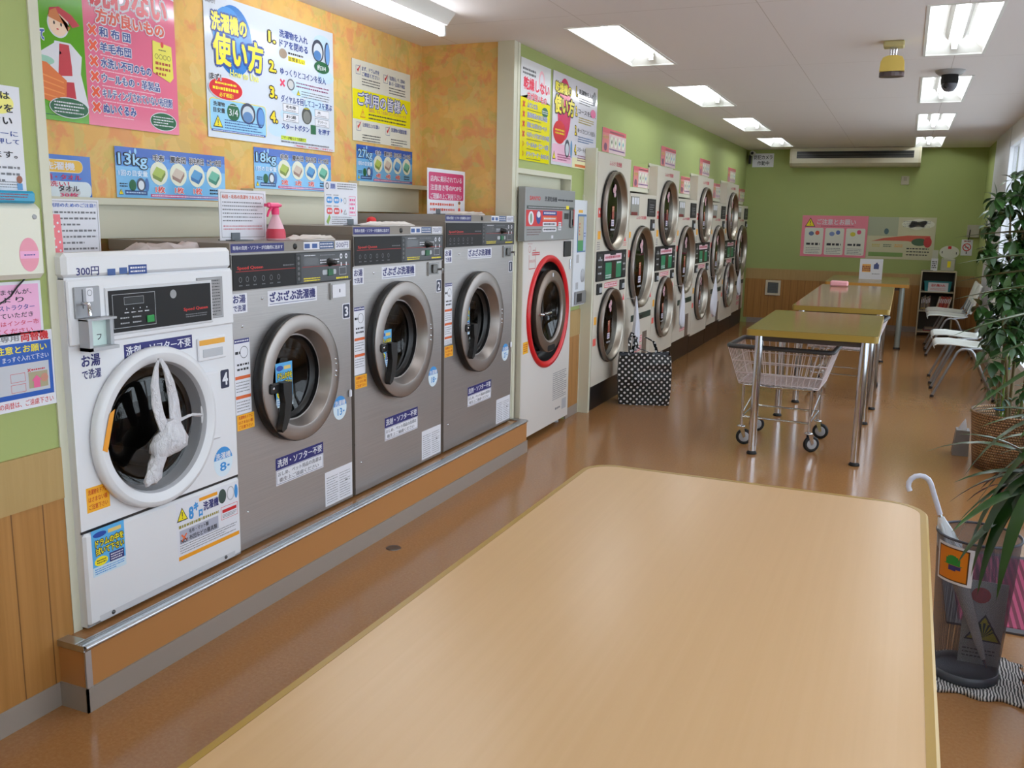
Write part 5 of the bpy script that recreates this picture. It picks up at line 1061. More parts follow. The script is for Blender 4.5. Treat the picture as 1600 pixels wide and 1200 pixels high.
def low_dryer():
    r = root('front_dryer', (-2.100, 7.318, 0), 'x', 'dryer', 'low single-door dryers')
    cy, cz, R = .385, 1.047, .350
    g = G(); shell(g, -.60, 0.006, DW, .22, 1.665, DRB); holed(g, 0.006, DW, .66, 1.45, cy, cz, R*.97, 0, DRB)
    for a, b in ((.22, .66), (1.45, 1.665)): g.add([(0, .006, a), (0, DW, a), (0, DW, b), (0, .006, b)], [(0, 1, 2, 3)], DRB)
    g.build('cabinet', r); G().box(-.58, -.012, .002, DW-.002, 0.0005, .22, C((22, 18, 18), .35)).build('plinth_base', r)
    drum_of(r, ((cy, cz, R),)); dryer_door(r, cy, cz, R)
    g = G(); g.box(0, .008, .03, .27, 1.485, 1.640, C((150, 150, 144), .4), ch=.002); p = P(g, FX(.008, 0, 0))
    for k in range(3): p.rrect(.045+.075*k, 1.575, .10+.075*k, 1.63, .008, PAPER, 1)
    p.rect(.03, 1.485, .22, 1.512, C((120, 40, 40), .4), 1); g.build('course_panel', r)
    g = G(); g.box(0, .010, .56, .82, 1.478, 1.632, DARK, ch=.003); p = P(g, FX(.010, 0, 0)); p.frame(.60, 1.50, .78, 1.61, .002, GREYT, 1); p.fine(.61, 1.51, .76, 1.59, 4, LGREY, 1, .3, 9); g.build('control_panel', r)
    k = G(); k.box(0, .012, .68, .80, 1.355, 1.455, BLACK, ch=.003); k.box(.012, .020, .71, .78, 1.375, 1.42, LGREY, ch=.003); k.build('coin_box', r)
    k = G(); k.box(0, .006, .18, .82, .585, .640, C((46, 62, 52), .4), ch=.002); k.box(.006, .014, .30, .50, .605, .625, BLACK); k.build('lint_drawer', r)
    k = G(); k.box(0, .004, .58, .72, .22, .46, C((140, 126, 116), .4, .4)); k.build('vent_strip', r)
    F = FX(0, 0, 0)
    sticker(r, 'title_sticker', F, lambda p: reds(p, 'ふんわり乾燥機', .22, 1.452, .54, 1.482))
    sticker(r, 'warning_sticker', F, lambda p: (p.rect(.02, 1.30, .07, 1.35, C((240, 170, 40), .5), 1), p.rect(.015, 1.14, .06, 1.20, C((230, 96, 84), .5), 1), p.tri(.80, .78, .03, C((226, 80, 90), .5), 1), p.rect(.77, 1.20, .83, 1.25, C((240, 170, 40), .5), 1)))
    sticker(r, 'red_sticker', F, lambda p: (reds(p, '故障の原因です', .34, .375, .57, .435, True), reds(p, '乾燥機専用', .34, .30, .57, .345, True)))
    k = G(); k.tube([(0, .035, .80), (.068, .035, .80), (.074, .035, .825)], .004, CHROME, 8); k.build('hook', r)
    return r
where = ['nearest the red-rimmed washer', 'second tall one from the red-rimmed washer', 'third tall one from the red-rimmed washer', 'last tall one toward the back wall']
where2 = ['first low one, behind the polka-dot bag', 'second low one from the polka-dot bag', 'third low one from the polka-dot bag', 'end of the row by the back wall']
td, ld = tall_dryer(), low_dryer()
for k in range(4):
    o = td if k == 0 else dup(td, (-2.1, PLY[2*k], 0)); o['label'] = 'tall beige dryer with two stacked round doors, '+where[k]
    o = ld if k == 0 else dup(ld, (-2.1, PLY[2*k+1], 0)); o['label'] = 'beige dryer with one large round door, '+where2[k]
# white cloths hanging between the dryers
def rag(k, y, h, w, sd):
    R_ = random.Random(sd); n, mm = 9, 8; vs = []; CL = C((224, 224, 234), .85, name='white_rag')
    for side in (0, 1):
        for i in range(n+1):
            t = i/n
            for j in range(mm+1):
                s_ = j/mm-.5; ww = w*(.08+.92*min(1, t*1.25))*(1-.45*max(0, t-.75)/.25)
                vs.append((.014+.018*math.sin(j*1.7+sd+t*2)*min(1, t*2)-.006*side, ww*s_+.05*t*math.sin(sd), -h*t*(1-.10*abs(s_)*2)))
    fs = []; b = (n+1)*(mm+1)
    for i in range(n):
        for j in range(mm):
            a = i*(mm+1)+j; fs += [(a, a+1, a+mm+2, a+mm+1), (b+a, b+a+mm+1, b+a+mm+2, b+a+1)]
        for j in (0, mm): a = i*(mm+1)+j; fs.append((a, a+mm+1, b+a+mm+1, b+a))
    for j in range(mm):
        for i in (0, n): a = i*(mm+1)+j; fs.append((a, a+1, b+a+1, b+a))
    o = G().add(vs, fs, CL, True).build('hanging_cloth', loc=(-2.030, y, .822)); tag(o, 'white cloth hanging on the left side of the %s' % ('first low dryer behind the bag', 'second low dryer from the bag', 'third low dryer from the bag', 'low dryer by the back wall')[k], 'cloth', 'cloths hanging between the dryers')
for k, (h, w) in enumerate(((.47, .17), (.46, .20), (.50, .36), (.36, .24))): rag(k, PLY[2*k+1]+.035, h, w, k+1)

# polka-dot bag
def bagm():
    s = N('polka_dot_laminate', .3); uv = s.tc.outputs['UV']
    return s
def dots_mat():
    s = N('polka_dot_fabric', 0.35); x = s.xyz()
    def f(a, off): return s.math('SUBTRACT', s.math('FRACT', s.math('ADD', a, off)), .5)
    u = s.math('MULTIPLY', s.math('ADD', x[0], x[1]), 21.0); v = s.math('MULTIPLY', x[2], 21.0)
    a_ = s.math('ADD', u, v); b_ = s.math('SUBTRACT', u, v)
    du, dv = f(a_, 100.0), f(b_, 100.0); d = s.math('SQRT', s.math('ADD', s.math('MULTIPLY', du, du), s.math('MULTIPLY', dv, dv)))
    s.col(s.mix(s.math('GREATER_THAN', d, .27), (228, 228, 232), (14, 14, 18))); return s.m
DOT = dots_mat()
def bag():
    r = root('polka_dot_bag', (-1.83, 7.0, 0), 'black shopping bag with white polka dots standing on floor in front of first dryer', 'bag', rz=.30)
    w, d, h = .195, .10, .40; vs = []; n = 6; ring = []
    R_ = random.Random(4)
    for i in range(n+1):
        t = i/n; z = .001+h*t; k = 1+.06*math.sin(t*PI)+.03*t
        pts = [(-w, -d), (-w*.3, -d*1.10), (w*.3, -d*1.05), (w, -d), (w*1.02, 0), (w, d), (0, d*1.05), (-w, d), (-w*1.02, 0)]
        vs += [(x*k+R_.uniform(-.004, .004), y*k+R_.uniform(-.006, .006), z+(R_.uniform(-.012, .012) if i == n else 0)) for x, y in pts]
    K = 9; fs = [(i*K+k, i*K+(k+1) % K, (i+1)*K+(k+1) % K, (i+1)*K+k) for i in range(n) for k in range(K)]
    g = G(); g.add(vs, fs, DOT); g.add(vs[:K], [tuple(range(K))], DOT); g.add([(x*.96, y*.96, z-.006) for x, y, z in vs[-K:]]+[(x*.9, y*.9, .01) for x, y, z in vs[:K]], [(k, (k+1) % K, K+(k+1) % K, K+k) for k in range(K)], C((90, 92, 100), .5)); g.build('body', r)
    for sy, hh in ((-1, .13), (1, .12)):
        pts = [(-.10, sy*d*1.05, h-.05), (-.095, sy*d*1.0, h+.02), (-.07+(-.03 if sy < 0 else 0), sy*d*.85, h+hh), (-.0, sy*d*.8, h+hh*1.0), (.07, sy*d*.85, h+hh*.7), (.095, sy*d*1.0, h+.01), (.10, sy*d*1.05, h-.05)] if sy > 0 else [(-.12, -d*1.08, h-.06), (-.125, -d*1.0, h+.03), (-.13, -d*.6, h+.12), (-.11, -d*.2, h+.17), (-.085, d*.1, h+.12), (-.06, d*.0, h+.04), (.03, -d*.6, h+.02), (.10, -d*1.0, h-.02), (.10, -d*1.1, h-.06)]
        q = G(); vv = []; 
        for x, y, z in pts: vv += [(x-.012, y, z), (x+.012, y, z), (x+.012, y+.004, z), (x-.012, y+.004, z)]
        q.add(vv, [(4*i+k, 4*i+(k+1) % 4, 4*i+4+(k+1) % 4, 4*i+4+k) for i in range(len(pts)-1) for k in range(4)], DOT); q.build('handle', r)
bag()

# ================================================================== BACK WALL AND CEILING EQUIPMENT
def aircon():
    r = root('air_conditioner', (-.735, YB, 2.205), 'wide cream ceiling-hung air conditioner against the back wall', 'air conditioner'); AC = C((214, 208, 186), .4)
    M = Matrix(((0, 0, 1, 0), (-1, 0, 0, 0), (0, 1, 0, 0), (0, 0, 0, 1)))
    prof = [(.002, .01), (.10, 0), (.20, .015), (.255, .05), (.262, .10), (.262, .205), (.255, .25), (.002, .25)]
    g = G(); g.prism(prof, -.80, .80, AC, M=M); g.build('housing', r)
    G().box(-.74, .74, -.268, -.262, .115, .205, BLACK).build('grille', r)
    for k in range(2): G().box(-.735, .735, -.274, -.266, .13+.035*k, .136+.035*k, C((90, 88, 84), .4)).build('louvre', r)
    for sx in (-1, 1): G().prism([(a*1.02, b) for a, b in prof], sx*.80, sx*.83, C((206, 198, 168), .4), M=M).build('end_cap', r)
aircon()
r = root('motion_sensor', (-.075, YB, 1.98), 'small square beige sensor plate on back wall under the air conditioner', 'sensor'); G().box(-.05, .05, -.02, -.001, 0, .115, C((190, 184, 160), .5), ch=.004).build('plate', r); G().box(-.02, .02, -.03, -.02, .05, .10, C((170, 160, 140), .5), ch=.003).build('switch', r)
r = root('wall_vent', (-1.70, YB-.008, .41), 'square cream vent with grey grille low on the back wall', 'vent'); g = G()
for b in ((-.105, .105, 0, .03), (-.105, .105, .185, .215), (-.105, -.075, .03, .185), (.075, .105, .03, .185)): g.box(b[0], b[1], -.02, -.001, b[2], b[3], C((216, 206, 184), .4))
g.build('frame', r); g = G(); [g.box(-.075, .075, -.012, -.004, .033+.0125*k, .040+.0125*k, C((110, 116, 116), .5)) for k in range(12)]; g.box(-.075, .075, -.003, -.001, .03, .185, C((80, 84, 84), .5)); g.build('grille', r)
r = root('wall_box', (.815, YB, 1.30), 'small grey box with black lead on back wall above the no smoking sign', 'switch box'); G().box(-.075, .07, -.05, -.001, 0, .165, C((176, 170, 156), .4), ch=.004).build('body', r); G().tube([(-.04, -.052, .10), (-.045, -.055, .02), (-.05, -.02, -.03)], .006, BLACK, 8).build('lead', r)
# ceiling speaker-like box (yellowed) and dome camera
r = root('ceiling_sensor', (-.155, 5.75, ZC), 'yellow downward box sensor hanging from the ceiling by a short neck', 'sensor'); YL = C((186, 160, 78), .4, name='yellowed_plastic')
G().box(-.055, .055, -.05, .05, -.032, -.0005, C((196, 184, 130), .5), ch=.006).build('base_plate', r); g = G(); [g.tube([(x, 0, -.03), (x, 0, -.09)], .006, CHROME, 8) for x in (-.014, 0, .014)]; g.build('neck', r)
g = G(); prof = [(-.065, .0), (.065, .0), (.062, .05), (.050, .075), (.02, .085), (-.02, .085), (-.05, .075), (-.062, .05)]
g.prism(prof, -.05, .05, YL, M=Matrix(((1, 0, 0, 0), (0, 0, -1, 0), (0, 1, 0, -.165), (0, 0, 0, 1)))); g.build('body', r)
G().prism([(.066*math.cos(t*PI/10), .05*math.sin(t*PI/10)) for t in range(20)], -.19, -.166, C((70, 56, 56), .4)).build('lens', r)
r = root('dome_camera', (.175, 6.90, ZC), 'grey dome security camera on ceiling in front of the second light of the right row', 'camera')
G().lathe([(0, -.028), (.07, -.028), (.09, -.012), (.092, -.0005)], C((160, 158, 158), .4), 32, M=Matrix.Translation((0, 0, 0))).build('base', r)
G().lathe([(.052, -.028), (.055, -.06), (.052, -.085)], DARK, 28).build('housing', r)
G().lathe([(.052, -.085), (.046, -.11), (.030, -.130), (0, -.137)], C((96, 96, 104), .08), 28).build('dome', r)
G().lathe([(0, .0), (.018, .0), (.018, .03), (0, .03)], BLACK, 16, M=Matrix.Translation((-.02, -.045, -.105)) @ Matrix.Rotation(PI/2, 4, 'X')).build('lens', r)
r = root('wall_camera', (-2.10, YB, 2.40), 'small white camera on black bracket in the upper left corner of back wall', 'camera')
G().box(-.05, -.02, -.10, -.001, -.14, -.02, BLACK, ch=.004).build('bracket', r); G().lathe([(0, -.0), (.035, 0), (.036, .10), (0, .10)], C((190, 190, 180), .4), 20, M=Matrix.Translation((.01, -.08, 0)) @ Matrix.Rotation(PI/2, 4, 'X')).build('body', r)
G().lathe([(0, .0), (.02, .0), (.02, .006), (0, .008)], BLACK, 16, M=Matrix.Translation((.01, -.18, 0)) @ Matrix.Rotation(PI/2, 4, 'X')).build('lens', r)

# ================================================================== TABLES
TOP = m_wood('tan_tabletop_laminate', (202, 162, 118), (207, 168, 125), (60, 1.0, 60), .28)
EDGE = C((164, 128, 52), .35, name='table_edge_band'); OLIVE = m_wood('olive_tabletop_laminate', (140, 114, 62), (150, 124, 72), (30, 1.2, 30), .12)
OLE = C((156, 128, 56), .35, name='yellow_edge_band')
def rrpoly(x0, y0, x1, y1, r, n=8):
    pts = []
    for cx, cy, a in ((x1-r, y1-r, 0), (x0+r, y1-r, 90), (x0+r, y0+r, 180), (x1-r, y0+r, 270)):
        for k in range(n+1): t = math.radians(a+90*k/n); pts.append((cx+r*math.cos(t), cy+r*math.sin(t)))
    return pts
def big_table():
    r = root('work_table', (-.348, 1.0, 0), 'large tan wooden work table with rounded corners filling the foreground', 'table', rz=-.006)
    x, y0, y1, z = .451, -1.35, 1.452, .75
    g = G(); e = .018
    g.prism(rrpoly(-x+e, y0+e, x-e, y1-e, .075), z-.03, z, TOP)
    o, i = rrpoly(-x, y0, x, y1, .09), rrpoly(-x+e, y0+e, x-e, y1-e, .075); n = len(o); vs = [(a, b, z-.004) for a, b in o]+[(a, b, z+.0004) for a, b in i]+[(a, b, z-.032) for a, b in o]
    m_ = rrpoly(-x+.005, y0+.005, x-.005, y1-.005, .087); vs += [(a, b, z+.0004) for a, b in m_]
    g.add(vs, [(k, (k+1) % n, 3*n+(k+1) % n, 3*n+k) for k in range(n)]+[(3*n+k, 3*n+(k+1) % n, n+(k+1) % n, n+k) for k in range(n)]+[(2*n+k, 2*n+(k+1) % n, (k+1) % n, k) for k in range(n)], EDGE)
    g.build('tabletop', r)
    for sx in (-1, 1):
        for yy in (y0+.10, y1-.12): G().tube([(sx*(x-.10), yy, .001), (sx*(x-.10), yy, z-.03)], .025, CHROME, 16).build('leg', r)
big_table()
def small_table(x0, x1, y0, y1, z, label, top=OLIVE, edge=OLE, rs=.025, leg=CHROME):
    cx, cy = (x0+x1)/2, (y0+y1)/2; a, b = (x1-x0)/2, (y1-y0)/2
    r = root('folding_table', (cx, cy, 0), label, 'table')
    g = G(); g.prism(rrpoly(-a, -b, a, b, .025, 4), z-.040, z-.003, edge); g.prism(rrpoly(-a+.004, -b+.004, a-.004, b-.004, .022, 4), z-.003, z, top); g.build('tabletop', r)
    for sx in (-1, 1):
        for sy in (-1, 1):
            lx, ly = sx*(a-.075), sy*(b-.055); l = G(); l.tube([(lx, ly, .022), (lx, ly, z-.04)], rs, leg, 18); lo = l.build('leg', r)
            G().lathe([(0, .0005), (rs*1.25, .0005), (rs*1.3, .008), (rs*.9, .022), (rs*.8, .03)], RUBBER, 18, M=Matrix.Translation((lx, ly, 0))).build('foot_pad', lo)
    G().box(-a+.09, a-.09, -b+.05, -b+.075, z-.075, z-.041, C((70, 60, 56), .5)).build('apron', r); G().box(-a+.09, a-.09, b-.075, b-.05, z-.075, z-.041, C((70, 60, 56), .5)).build('apron', r)
    return r
small_table(-.855, -.092, 5.685, 7.06, .80, 'olive-topped table on round chrome legs, nearest of the back tables, above a laundry cart')
small_table(-.790, -.060, 7.56, 10.40, .80, 'long glossy table on chrome legs, middle of the back tables, pink cloth on it')
small_table(-.845, .090, 11.50, 13.05, .765, 'rearmost table with grey legs near the bookshelf, white display card on it', C((160, 134, 78), .2, name='dull_tabletop'), C((176, 124, 50), .35), .032, C((150, 156, 150), .35, .5))
r = root('display_card', (-.365, 12.3, .7655), 'white display card with two pictures standing on the rearmost table', 'card'); g = G(); g.box(-.135, .135, -.002, .002, .001, .255, PAPER); p = P(g, FB(-.135, -.002, 0)); p.rect(.03, .09, .13, .19, C((226, 170, 90), .4), 1); p.fine(.03, .10, .13, .17, 3, C((130, 60, 50), .4), 2, .9); p.rect(.165, .13, .225, .19, C((70, 80, 130), .4), 1); p.poly([(.175, .19), (.20, .215), (.215, .19)], C((70, 80, 130), .4), 1); p.fine(.15, .06, .24, .08, 1, GREYT, 1)
g.build('card', r); G().add([(-.10, .002, .18), (.10, .002, .18), (.10, .09, .001), (-.10, .09, .001)], [(0, 1, 2, 3)], PAPER).build('prop', r)
tag(G().box(-.09, .09, -.05, .05, 0, .055, C((240, 170, 180), .5), ch=.012).build('cloth_pack', loc=(-.60, 10.15, .8005)), 'small pink folded cloth pack on far end of the middle table', 'cloth')

# ================================================================== LAUNDRY CARTS
WIRE = C((226, 214, 216), .4, name='white_coated_wire')
def cart(loc, rz, label):
    r = root('laundry_cart', loc, label, 'laundry cart', None, rz)
    a, b, zt = .325, .255, .655; a2, b2, zb = .250, .205, .405
    # basket: long sides, short sides, floor
    L_ = lambda s_, t: (a2+(a-a2)*s_, b2+(b-b2)*s_, zb+(zt-zb)*s_)
    g = G(); wr = .0028
    def wire(*pts): g.tube(pts, wr, WIRE, 5, caps=False)
    n = 15
    for i in range(n+1):
        f = -1+2*i/n
        for sy in (-1, 1): wire((a2*f, sy*b2, zb), (a*f, sy*b, zt))
        wire((a2*f, -b2, zb), (a2*f, b2, zb))
    m = 12
    for i in range(1, m):
        f = -1+2*i/m
        for sx in (-1, 1): wire((sx*a2, b2*f, zb), (sx*a, b*f, zt))
        wire((-a2, b2*f, zb+.003), (a2, b2*f, zb+.003))
    for s_ in (0, .04, .30, .62):
        x_, y_, z_ = L_(s_, 0); g.tube([(-x_, -y_, z_), (x_, -y_, z_), (x_, y_, z_), (-x_, y_, z_)], wr*1.35, WIRE, 6, closed=True)
    g.build('wire_basket', r)
    rim = G(); q = .03
    rim.tube([(-a+q, -b, zt), (a-q, -b, zt), (a-q*.3, -b+q*.3, zt), (a, -b+q, zt), (a, b-q, zt), (a-q*.3, b-q*.3, zt), (a-q, b, zt), (-a+q, b, zt), (-a+q*.3, b-q*.3, zt), (-a, b-q, zt), (-a, -b+q, zt), (-a+q*.3, -b+q*.3, zt)], .0155, C((66, 66, 70), .5, name='grey_rubber_bumper'), 10, closed=True); rim.build('rim_bumper', r)
    X, Y = .215, .215; f = G()
    for sx in (-1, 1):
        for sy in (-1, 1): f.tube([(sx*X, sy*Y, .125), (sx*X, sy*Y, .405)], .009, CHROME, 10)
        f.tube([(sx*X, -Y, .19), (sx*X, Y, .19)], .006, CHROME, 8); f.tube([(sx*X, -Y, .21), (sx*X, Y, .30)], .004, CHROME, 6)
    for sy in (-1, 1): f.tube([(-X, sy*Y, .185), (X, sy*Y, .185)], .008, CHROME, 8); f.tube([(-X, sy*Y, .400), (X, sy*Y, .400)], .008, CHROME, 8)
    f.build('frame', r)
    R_ = random.Random(int(loc[1]*10))
    for sx in (-1, 1):
        for sy in (-1, 1):
            t = R_.uniform(-.5, .9); M = Matrix.Translation((sx*X, sy*Y, 0)) @ Matrix.Rotation(t, 4, 'Z')
            w = G(M); w.lathe([(0, .012), (.030, .012), (.034, .010), (.034, -.010), (.030, -.012), (0, -.012)], LGREY, 24, M=M @ Matrix.Translation((.022, 0, .0525)) @ Matrix.Rotation(PI/2, 4, 'X')); w.lathe([(.034, .010), (.045, .013), (.052, .008), (.052, -.008), (.045, -.013), (.034, -.010)], RUBBER, 28, M=M @ Matrix.Translation((.022, 0, .0525)) @ Matrix.Rotation(PI/2, 4, 'X')); wo = w.build('wheel', r)
            c = G(); 
            for s_ in (-1, 1): c.add([M @ Vector(v) for v in ((-.012, s_*.017, .122), (.020, s_*.017, .122), (.032, s_*.017, .055), (.018, s_*.017, .045), (-.002, s_*.017, .09))], [(0, 1, 2, 3, 4)], CHROME)
            c.lathe([(0, .118), (.026, .118), (.026, .124), (.012, .130), (0, .130)], CHROME, 16, M=Matrix.Translation((sx*X, sy*Y, 0))); c.build('caster_fork', wo)
    return r
cart((-.665, 6.175, 0), -.045, 'white wire laundry cart with grey rim under the nearest of the back tables')
cart((-.42, 8.30, 0), -.10, 'white wire laundry cart farther back under the middle table')

# ================================================================== CHAIRS
CHW = C((226, 228, 222), .35, name='white_plastic_seat'); CHL = C((150, 152, 156), .35, .7, name='grey_metal_leg')
def chair(loc, rz, label):
    r = root('stacking_chair', loc, label, 'chair', None, rz)     # faces -X
    prof = [(-.215, .415), (-.225, .435), (-.20, .452), (-.10, .458), (.05, .446), (.15, .440), (.185, .452)]
    g = G(); n = len(prof); W = 9; vs = []
    for lay in (0, 1):
        for (x, z) in prof:
            for j in range(W):
                f = -1+2*j/(W-1); vs.append((x, f*.215*(1-.06*abs(x)/.22), z+.014*f*f-.014*lay))
    N_ = n*W; fs = []
    for i in range(n-1):
        for j in range(W-1): a = i*W+j; fs += [(a, a+1, a+W+1, a+W), (N_+a, N_+a+W, N_+a+W+1, N_+a+1)]
        for j in (0, W-1): a = i*W+j; fs.append((a, a+W, N_+a+W, N_+a))
    for j in range(W-1):
        for i in (0, n-1): a = i*W+j; fs.append((a, a+1, N_+a+1, N_+a))
    g.add(vs, fs, CHW, True); g.build('seat', r)
    prof = [(.185, .49), (.215, .58), (.235, .68), (.262, .78), (.275, .815)]
    g = G(); n = len(prof); vs = []
    for lay in (0, 1):
        for (x, z) in prof:
            for j in range(W):
                f = -1+2*j/(W-1); wd = .215*(1-.25*max(0, (z-.70))/.115*.6); vs.append((x-.02*f*f*-1-.012*lay*-1, f*wd, z-.02*f*f*(z > .8)))
    N_ = n*W; fs = []
    for i in range(n-1):
        for j in range(W-1): a = i*W+j; fs += [(a, a+1, a+W+1, a+W), (N_+a, N_+a+W, N_+a+W+1, N_+a+1)]
        for j in (0, W-1): a = i*W+j; fs.append((a, a+W, N_+a+W, N_+a))
    for j in range(W-1):
        for i in (0, n-1): a = i*W+j; fs.append((a, a+1, N_+a+1, N_+a))
    g.add(vs, fs, CHW, True); g.build('backrest', r)
    for sy in (-1, 1):
        l = G(); y = sy*.225
        l.tube([(-.20, y, .012), (-.04, y, .400), (-.015, y, .425), (.02, y, .432), (.06, y, .425), (.085, y, .400), (.27, y, .012)], .011, CHL, 10); lo = l.build('leg', r)
        for x in (-.20, .27): G().lathe([(0, .0005), (.016, .0005), (.017, .012), (.012, .022)], RUBBER, 12, M=Matrix.Translation((x, y, 0))).build('foot_cap', lo)
        s_ = G(); s_.tube([(.03, y, .432), (.15, sy*.20, .44), (.19, sy*.17, .50), (.225, sy*.15, .60)], .009, CHL, 8); s_.build('back_support', r)
    c = G(); c.tube([(.0, -.225, .43), (.0, .225, .43)], .009, CHL, 8); c.build('crossbar', r)
cs = [(8.66, 'white plastic chair on grey legs, nearest the wicker-potted plant'), (9.38, 'white plastic chair on grey legs, second from the wicker-potted plant'), (11.38, 'white plastic chair on grey legs by windows, third from the wicker-potted plant'), (11.98, 'white plastic chair on grey legs, nearest the bookshelf')]
for y, t in cs: chair((.525, y, 0), 0.0, t)

# ================================================================== BOOKSHELF
def shelf():
    r = root('bookshelf', (.445, 13.33, 0), 'small white-edged open bookshelf against the back wall', 'bookshelf'); w, d, h = .205, .14, .857; BE = C((206, 196, 168), .4); IN = C((84, 78, 70), .6)
    for sx in (-1, 1): G().box(sx*w-.007, sx*w+.007, -d, d, .0005, h, BE).build('side_panel', r)
    G().box(-w, w, d-.006, d, .02, h-.01, IN).build('back_panel', r)
    for z in (.045, .320, .575, h-.012): G().box(-w+.007, w-.007, -d, d-.006, z, z+.014, BE).build('shelf_board', r)
shelf()
def book(x, z, t, h, c, lean, label, dp=.09):
    M = Matrix.Rotation(lean, 4, 'Y'); g = G(M); CC = C(c, .5); dz = abs(math.sin(lean))*t*0+.001
    g.box(0, t, -dp, .0, 0, h, CC); g.box(.001, t-.001, -dp+.002, .001, .0, h-.003, PAPER); p = P(g, M @ FB(0, -dp, 0)); p.rect(t*.2, h*.55, t*.8, h*.85, PAPER, 1); p.rect(t*.2, h*.12, t*.8, h*.2, C((230, 200, 80), .5), 1)
    lo = min((M @ Vector(q)).z for q in ((0, 0, 0), (t, 0, 0))); o = g.build('book', loc=(x, 13.29, z-lo+.0008)); tag(o, label, 'book', 'books on the middle shelf')
names = ['leftmost', 'second', 'third', 'fourth', 'fifth', 'sixth']
for k in range(6): book(.262+.019*k, .334, .017, .17+.012*(k % 3), ((150, 130, 110), (120, 110, 110), (160, 140, 120), (110, 100, 96), (150, 140, 126), (130, 100, 90))[k], 0, 'worn paperback in the upright left group on the middle shelf, %s from left' % (names[k] if k else 'first'))
for k in range(7): book(.440+.022*k, .334, .019, .19+.008*(k % 2), ((196, 176, 150), (170, 60, 50), (180, 70, 60), (150, 50, 46), (190, 90, 70), (160, 60, 56), (200, 170, 150))[k], .22, 'reddish book leaning right on the middle shelf, %s of seven from left' % (['first', 'second', 'third', 'fourth', 'fifth', 'sixth', 'last'][k]))
for k in range(3):
    o = G().box(-.08, .08, -.10, .08, 0, .015, C(((150, 60, 56), (120, 110, 110), (170, 150, 130))[k], .5), ch=.002).build('magazine', loc=(.40+.01*k, 13.33, .0597+.0156*k)); tag(o, '%s magazine lying in the flat stack on the lowest shelf' % ('red bottom', 'grey middle', 'tan top')[k], 'magazine')
def basket():
    r = root('storage_basket', (.445, 13.30, .5895), 'teal plastic basket with white red-lettered card on the top shelf', 'basket'); T = C((40, 130, 140), .4)
    g = G(); w, d, h = .165, .09, .13; w2, d2 = .15, .08
    for a in ((-1, 0), (1, 0), (0, -1), (0, 1)):
        if a[0]: g.add([(a[0]*w2, -d2, 0), (a[0]*w2, d2, 0), (a[0]*w, d, h), (a[0]*w, -d, h)], [(0, 1, 2, 3)], T); g.box(a[0]*w-.004, a[0]*w+.004, -d, d, h-.012, h, T)
        else: g.add([(-w2, a[1]*d2, 0), (w2, a[1]*d2, 0), (w, a[1]*d, h), (-w, a[1]*d, h)], [(0, 1, 2, 3)], T); g.box(-w, w, a[1]*d-.004, a[1]*d+.004, h-.012, h, T)
    g.box(-w2, w2, -d2, d2, 0.0005, .004, T); g.build('tub', r)
    g = G(); g.box(-.115, .125, -.100, -.097, .0, .118, PAPER); p = P(g, FB(-.115, -.100, 0)); p.txt('忘れ物入れ', .035, .065, .205, .102, C((210, 50, 60), .4), 1, .04); p.fine(.03, .015, .21, .05, 2, C((220, 130, 130), .5), 1, .4); g.build('card', r)
basket()
r = root('oval_sign', (.545, 13.33, .8575), 'white oval sign on a clear stand on top of the bookshelf', 'sign'); g = G(); g.prism([(.12*math.cos(t*PI/14), .245+.085*math.sin(t*PI/14)) for t in range(28)], -.004, .004, C((214, 214, 200), .4), M=Matrix(((1, 0, 0, 0), (0, 0, -1, 0), (0, 1, 0, 0), (0, 0, 0, 1)))); p = P(g, FB(0, -.004, 0)); p.rect(-.02, .29, .02, .325, RED, 1); p.rect(-.09, .23, -.08, .26, INK, 1); p.rect(.08, .22, .09, .25, INK, 1); g.build('board', r)
G().box(-.085, .085, -.03, .05, .0005, .165, C((180, 180, 166), .3), ch=.01).build('stand', r); g = G(); p = P(g, FB(0, -.031, 0)); p.rect(-.01, .05, .03, .13, YEL, 1); g.build('yellow_tag', r)
r = root('card_box', (.38, 13.32, .8575), 'small white box with dark print on the left of bookshelf top', 'box'); g = G(); g.box(-.04, .04, -.03, .03, .0005, .16, PAPER); p = P(g, FB(-.04, -.03, 0)); p.fine(.01, .03, .07, .13, 4, INK, 1, .6); g.build('box', r); G().box(-.035, .035, -.002, .002, .160, .27, C((196, 196, 180), .5)).build('card', r)
tag(G().box(-.10, .04, -.05, .05, 0, .006, C((110, 110, 100), .5), ch=.001).build('tray', loc=(.33, 13.24, .8578)), 'thin dark tray lying on the front left of bookshelf top', 'tray')

# ================================================================== FLOOR ITEMS ON THE RIGHT
r = root('bin', (.440, 6.36, 0), 'slim grey box bin standing left of the wicker plant pot', 'bin'); G().add([(-.045, -.06, .001), (.05, -.06, .001), (.05, .06, .001), (-.045, .06, .001), (-.032, -.05, .165), (.045, -.05, .165), (.045, .05, .165), (-.032, .05, .165)], [(0, 3, 2, 1), (0, 1, 5, 4), (1, 2, 6, 5), (2, 3, 7, 6), (3, 0, 4, 7), (4, 5, 6, 7)], C((140, 138, 140), .5)).build('body', r)
G().add([(-.02, -.03, .165), (.03, -.03, .165), (.03, .03, .165), (-.02, .03, .165), (.015, 0, .235), (.02, .01, .225)], [(0, 1, 4), (1, 2, 5, 4), (2, 3, 5), (3, 0, 4, 5)], PAPER).build('tissue', r)
def mat():
    s = N('striped_mat', .9); x = s.xyz(); f = s.math('FRACT', s.math('MULTIPLY', x[0], 40)); s.col(s.mix(s.math('LESS_THAN', f, .5), (168, 72, 104), (104, 42, 62))); return s.m
